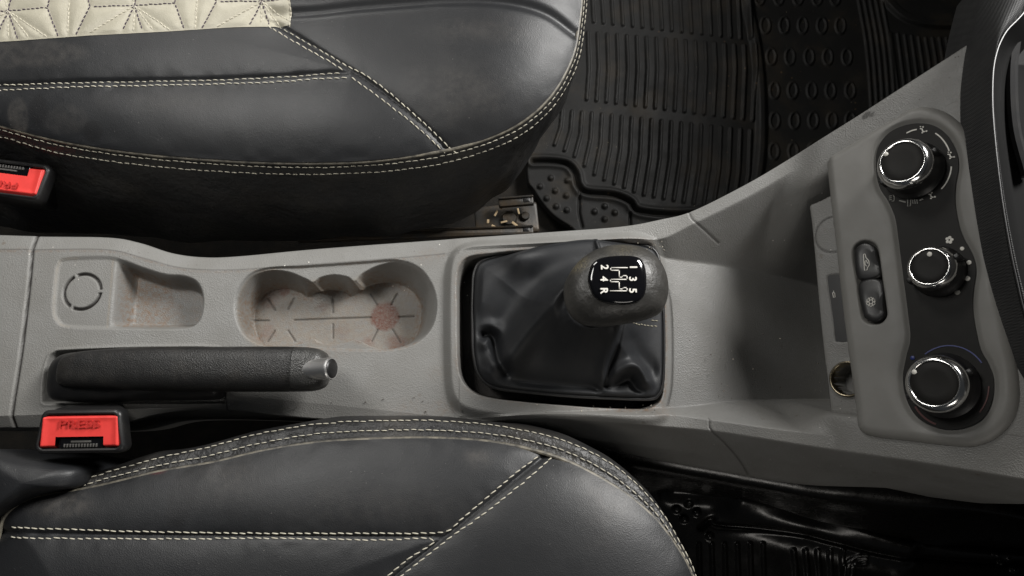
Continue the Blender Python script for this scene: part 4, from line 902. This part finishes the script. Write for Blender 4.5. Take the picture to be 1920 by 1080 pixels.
sweep([(112, 690, 715, .020, .004), (120, 670, 722, .020, .009), (150, 660, 728, .021, .012), (220, 654, 731, .024, .014), (300, 651, 733, .028, .0155), (420, 651, 734, .033, .0165), (540, 651, 734, .038, .0165), (585, 653, 733, .038, .0155), (606, 659, 728, .036, .0110), (614, 668, 720, .034, .0085), (617, 680, 708, .033, .005)], M['grip'], 'grip', hb, pw=2.9)
sweep([(554, 656, 727, .0408, .0150), (556, 652, 731, .0408, .0164), (580, 653, 731, .0408, .0162), (600, 656, 728, .0400, .0152), (611, 664, 721, .038, .0130), (617, 678, 707, .036, .008)], mat('pale_grip_end', (0.03, 0.03, 0.029), 0.33, (0.055, 0.053, 0.05), 60, (0.4, 0.7), bump=[(900, 0.45, 0.0006, 'v')]), 'grip_end', hb, pw=2.9)  # grip end coloured lighter than the grip
mb = MB(); ax = np.array([math.cos(math.radians(21)), 0, math.sin(math.radians(21))]); bc_ = U(602, 692, .053)
lathe(mb, bc_-ax*.014, ax, [(.0088, -.002), (.0088, .020), (.0092, .0215), (.0092, .0235), (.0086, .0245), (.0078, .0246), (.0076, .0240)], cap=False); pb = mb.build('push_button', M['satin_chrome'], hb, sharp=30)
mb = MB(); lathe(mb, bc_-ax*.014, ax, [(.0078, .023), (.0075, .0246), (.004, .0250), (.0002, .0251)]); mb.build('button_cap', M['black'], pb, sharp=0)

# ------------------------------------------------------------------ seat belt buckles
def buckle(c, xd, tilt, w_, d_, label, flip=1):
    """c: centre of top face; xd: long direction in plan"""
    c = np.asarray(c, float); xd = np.array([xd[0], xd[1], 0.]); xd /= np.linalg.norm(xd); yd = np.cross([0, 0, 1.], xd)
    nd = np.array([0, 0, 1.])*math.cos(tilt)-yd*math.sin(tilt); yd = np.cross(nd, xd)
    r = empty('seat_belt_buckle', tuple(c-nd*.06), label, 'buckle', 'red seat belt buckles')
    mb = MB(); R = []
    def rr(sx, sy, z, rad):
        o = []
        for (qx, qy, a0) in ((1, 1, 0), (-1, 1, 90), (-1, -1, 180), (1, -1, 270)):
            for k in range(7):
                a = math.radians(a0+k*15); wx = sx/2-(.0035 if qy > 0 else 0); o.append(c+xd*(qx*(wx-rad)+rad*math.cos(a))+yd*(qy*(sy/2-rad)+rad*math.sin(a))+nd*z)
        return o
    dn_ = np.array([-.016, .004, 0.]); mb.rings([np.array(rr(w_*.70, d_*.7, -.085, .005))+dn_*1.6, np.array(rr(w_*.86, d_*.9, -.045, .007))+dn_, rr(w_, d_, -.012, .006), rr(w_, d_, -.003, .006), rr(w_-.002, d_-.002, -.0008, .0055), rr(w_-.005, d_-.005, 0, .005), rr(w_-.0075, d_-.0075, -.0006, .004), rr(w_-.008, d_-.008, -.006, .004)], cap1=True)
    mb.build('housing', M['black'], r, sharp=50)
    # red button: U shape around the tongue slot
    bx, by = w_-.0085, d_-.0085; nx_, ny_ = 60, 36; u_ = np.linspace(-bx/2, bx/2, nx_); v_ = np.linspace(-by/2, by/2, ny_)
    Ub, Vb = np.meshgrid(u_, v_, indexing='ij'); ed = np.minimum(bx/2-np.abs(Ub), by/2-np.abs(Vb))
    slw, slh = bx*.56, by*.34
    dslot = np.maximum(np.abs(Ub)-slw/2, (Vb+by/2)-slh)
    hgt = -.0035+.0045*ss(0, .0022, ed)-.0015*ss(.010, .002, np.maximum(np.abs(Ub)-slw*.62, Vb+by/2-slh*2.0))
    keepb = ~((np.abs(Ub) < slw/2) & (Vb < -by/2+slh)); kq = keepb[:-1, :-1] & keepb[1:, :-1] & keepb[1:, 1:] & keepb[:-1, 1:]
    P = c+(Ub*(1-.04*(Vb/by)))[..., None]*xd+Vb[..., None]*yd+hgt[..., None]*nd
    rb = grid_mesh('release_button', P, M['red'], r, keep=kq)
    mb = MB(); add_text(mb, 'PRESS', .0088, c+yd*by*.22+nd*.0009, xd, yd, nd, bold=0, sx=1.5); mb.build('press_lettering', M['reddark'], rb, sharp=0)
    mb = MB(); mb.box(c-yd*(by/2-slh*.45)-nd*.0052, xd, yd, nd, slw, slh*.9, .004, .0004); mb.build('tongue_slot', M['gloss'], r)
    mb = MB(); mb.box(c-yd*(by/2-slh*.55)-nd*.0032, xd, yd, nd, slw*.45, slh*.18, .002, .0004)
    for k in range(12): mb.box(c-yd*(by/2-slh*.22)-nd*.0026+xd*(k-5.5)*slw*.065, xd, yd, nd, slw*.03, slh*.3, .0015, .0002)
    mb.build('latch', M['dull'], r)
    return r
c1 = U(149, 809, .05); sx_ = U(235, 809, .05)[0]-U(65, 809, .05)[0]; sy_ = U(149, 770, .05)[1]-U(149, 853, .05)[1]
buckle(c1, (1, .015), math.radians(6), sx_, sy_, 'red seat belt buckle marked PRESS beside the handbrake, above the lower seat')
buckle(U(5, 333, .01), (-1, .13), math.radians(-4), sx_*1.14, sy_*1.02, 'red seat belt buckle cut off by the left photo edge below the upper seat')

# ------------------------------------------------------------------ loose dirt on the console
mb = MB()
for k in range(60):
    px, py = random.choice([(random.uniform(860, 1260), random.uniform(758, 775)), (random.uniform(1265, 1540), random.uniform(600, 760)), (random.uniform(440, 840), random.uniform(740, 772)), (random.uniform(1190, 1250), random.uniform(452, 470))])
    z = .006 if px < 1262 and px > 850 else (.0008 if px < 850 else -.006-(px-1265)*.0001)
    s = random.uniform(.0004, .0009); an = random.random()*6
    mb.box(U(px, py, z), (math.cos(an), math.sin(an), 0), (-math.sin(an), math.cos(an), 0), (0, 0, 1), s*random.uniform(1, 2), s, s, s*.2)
tag(mb.build('dust_grains', mat('dust_grain', (0.5, 0.46, 0.38), 0.9, (0.06, 0.05, 0.04), 400, (.45, .5)), None), 'tiny pale and dark grains of dirt strewn over the console', 'dirt', kind='stuff')
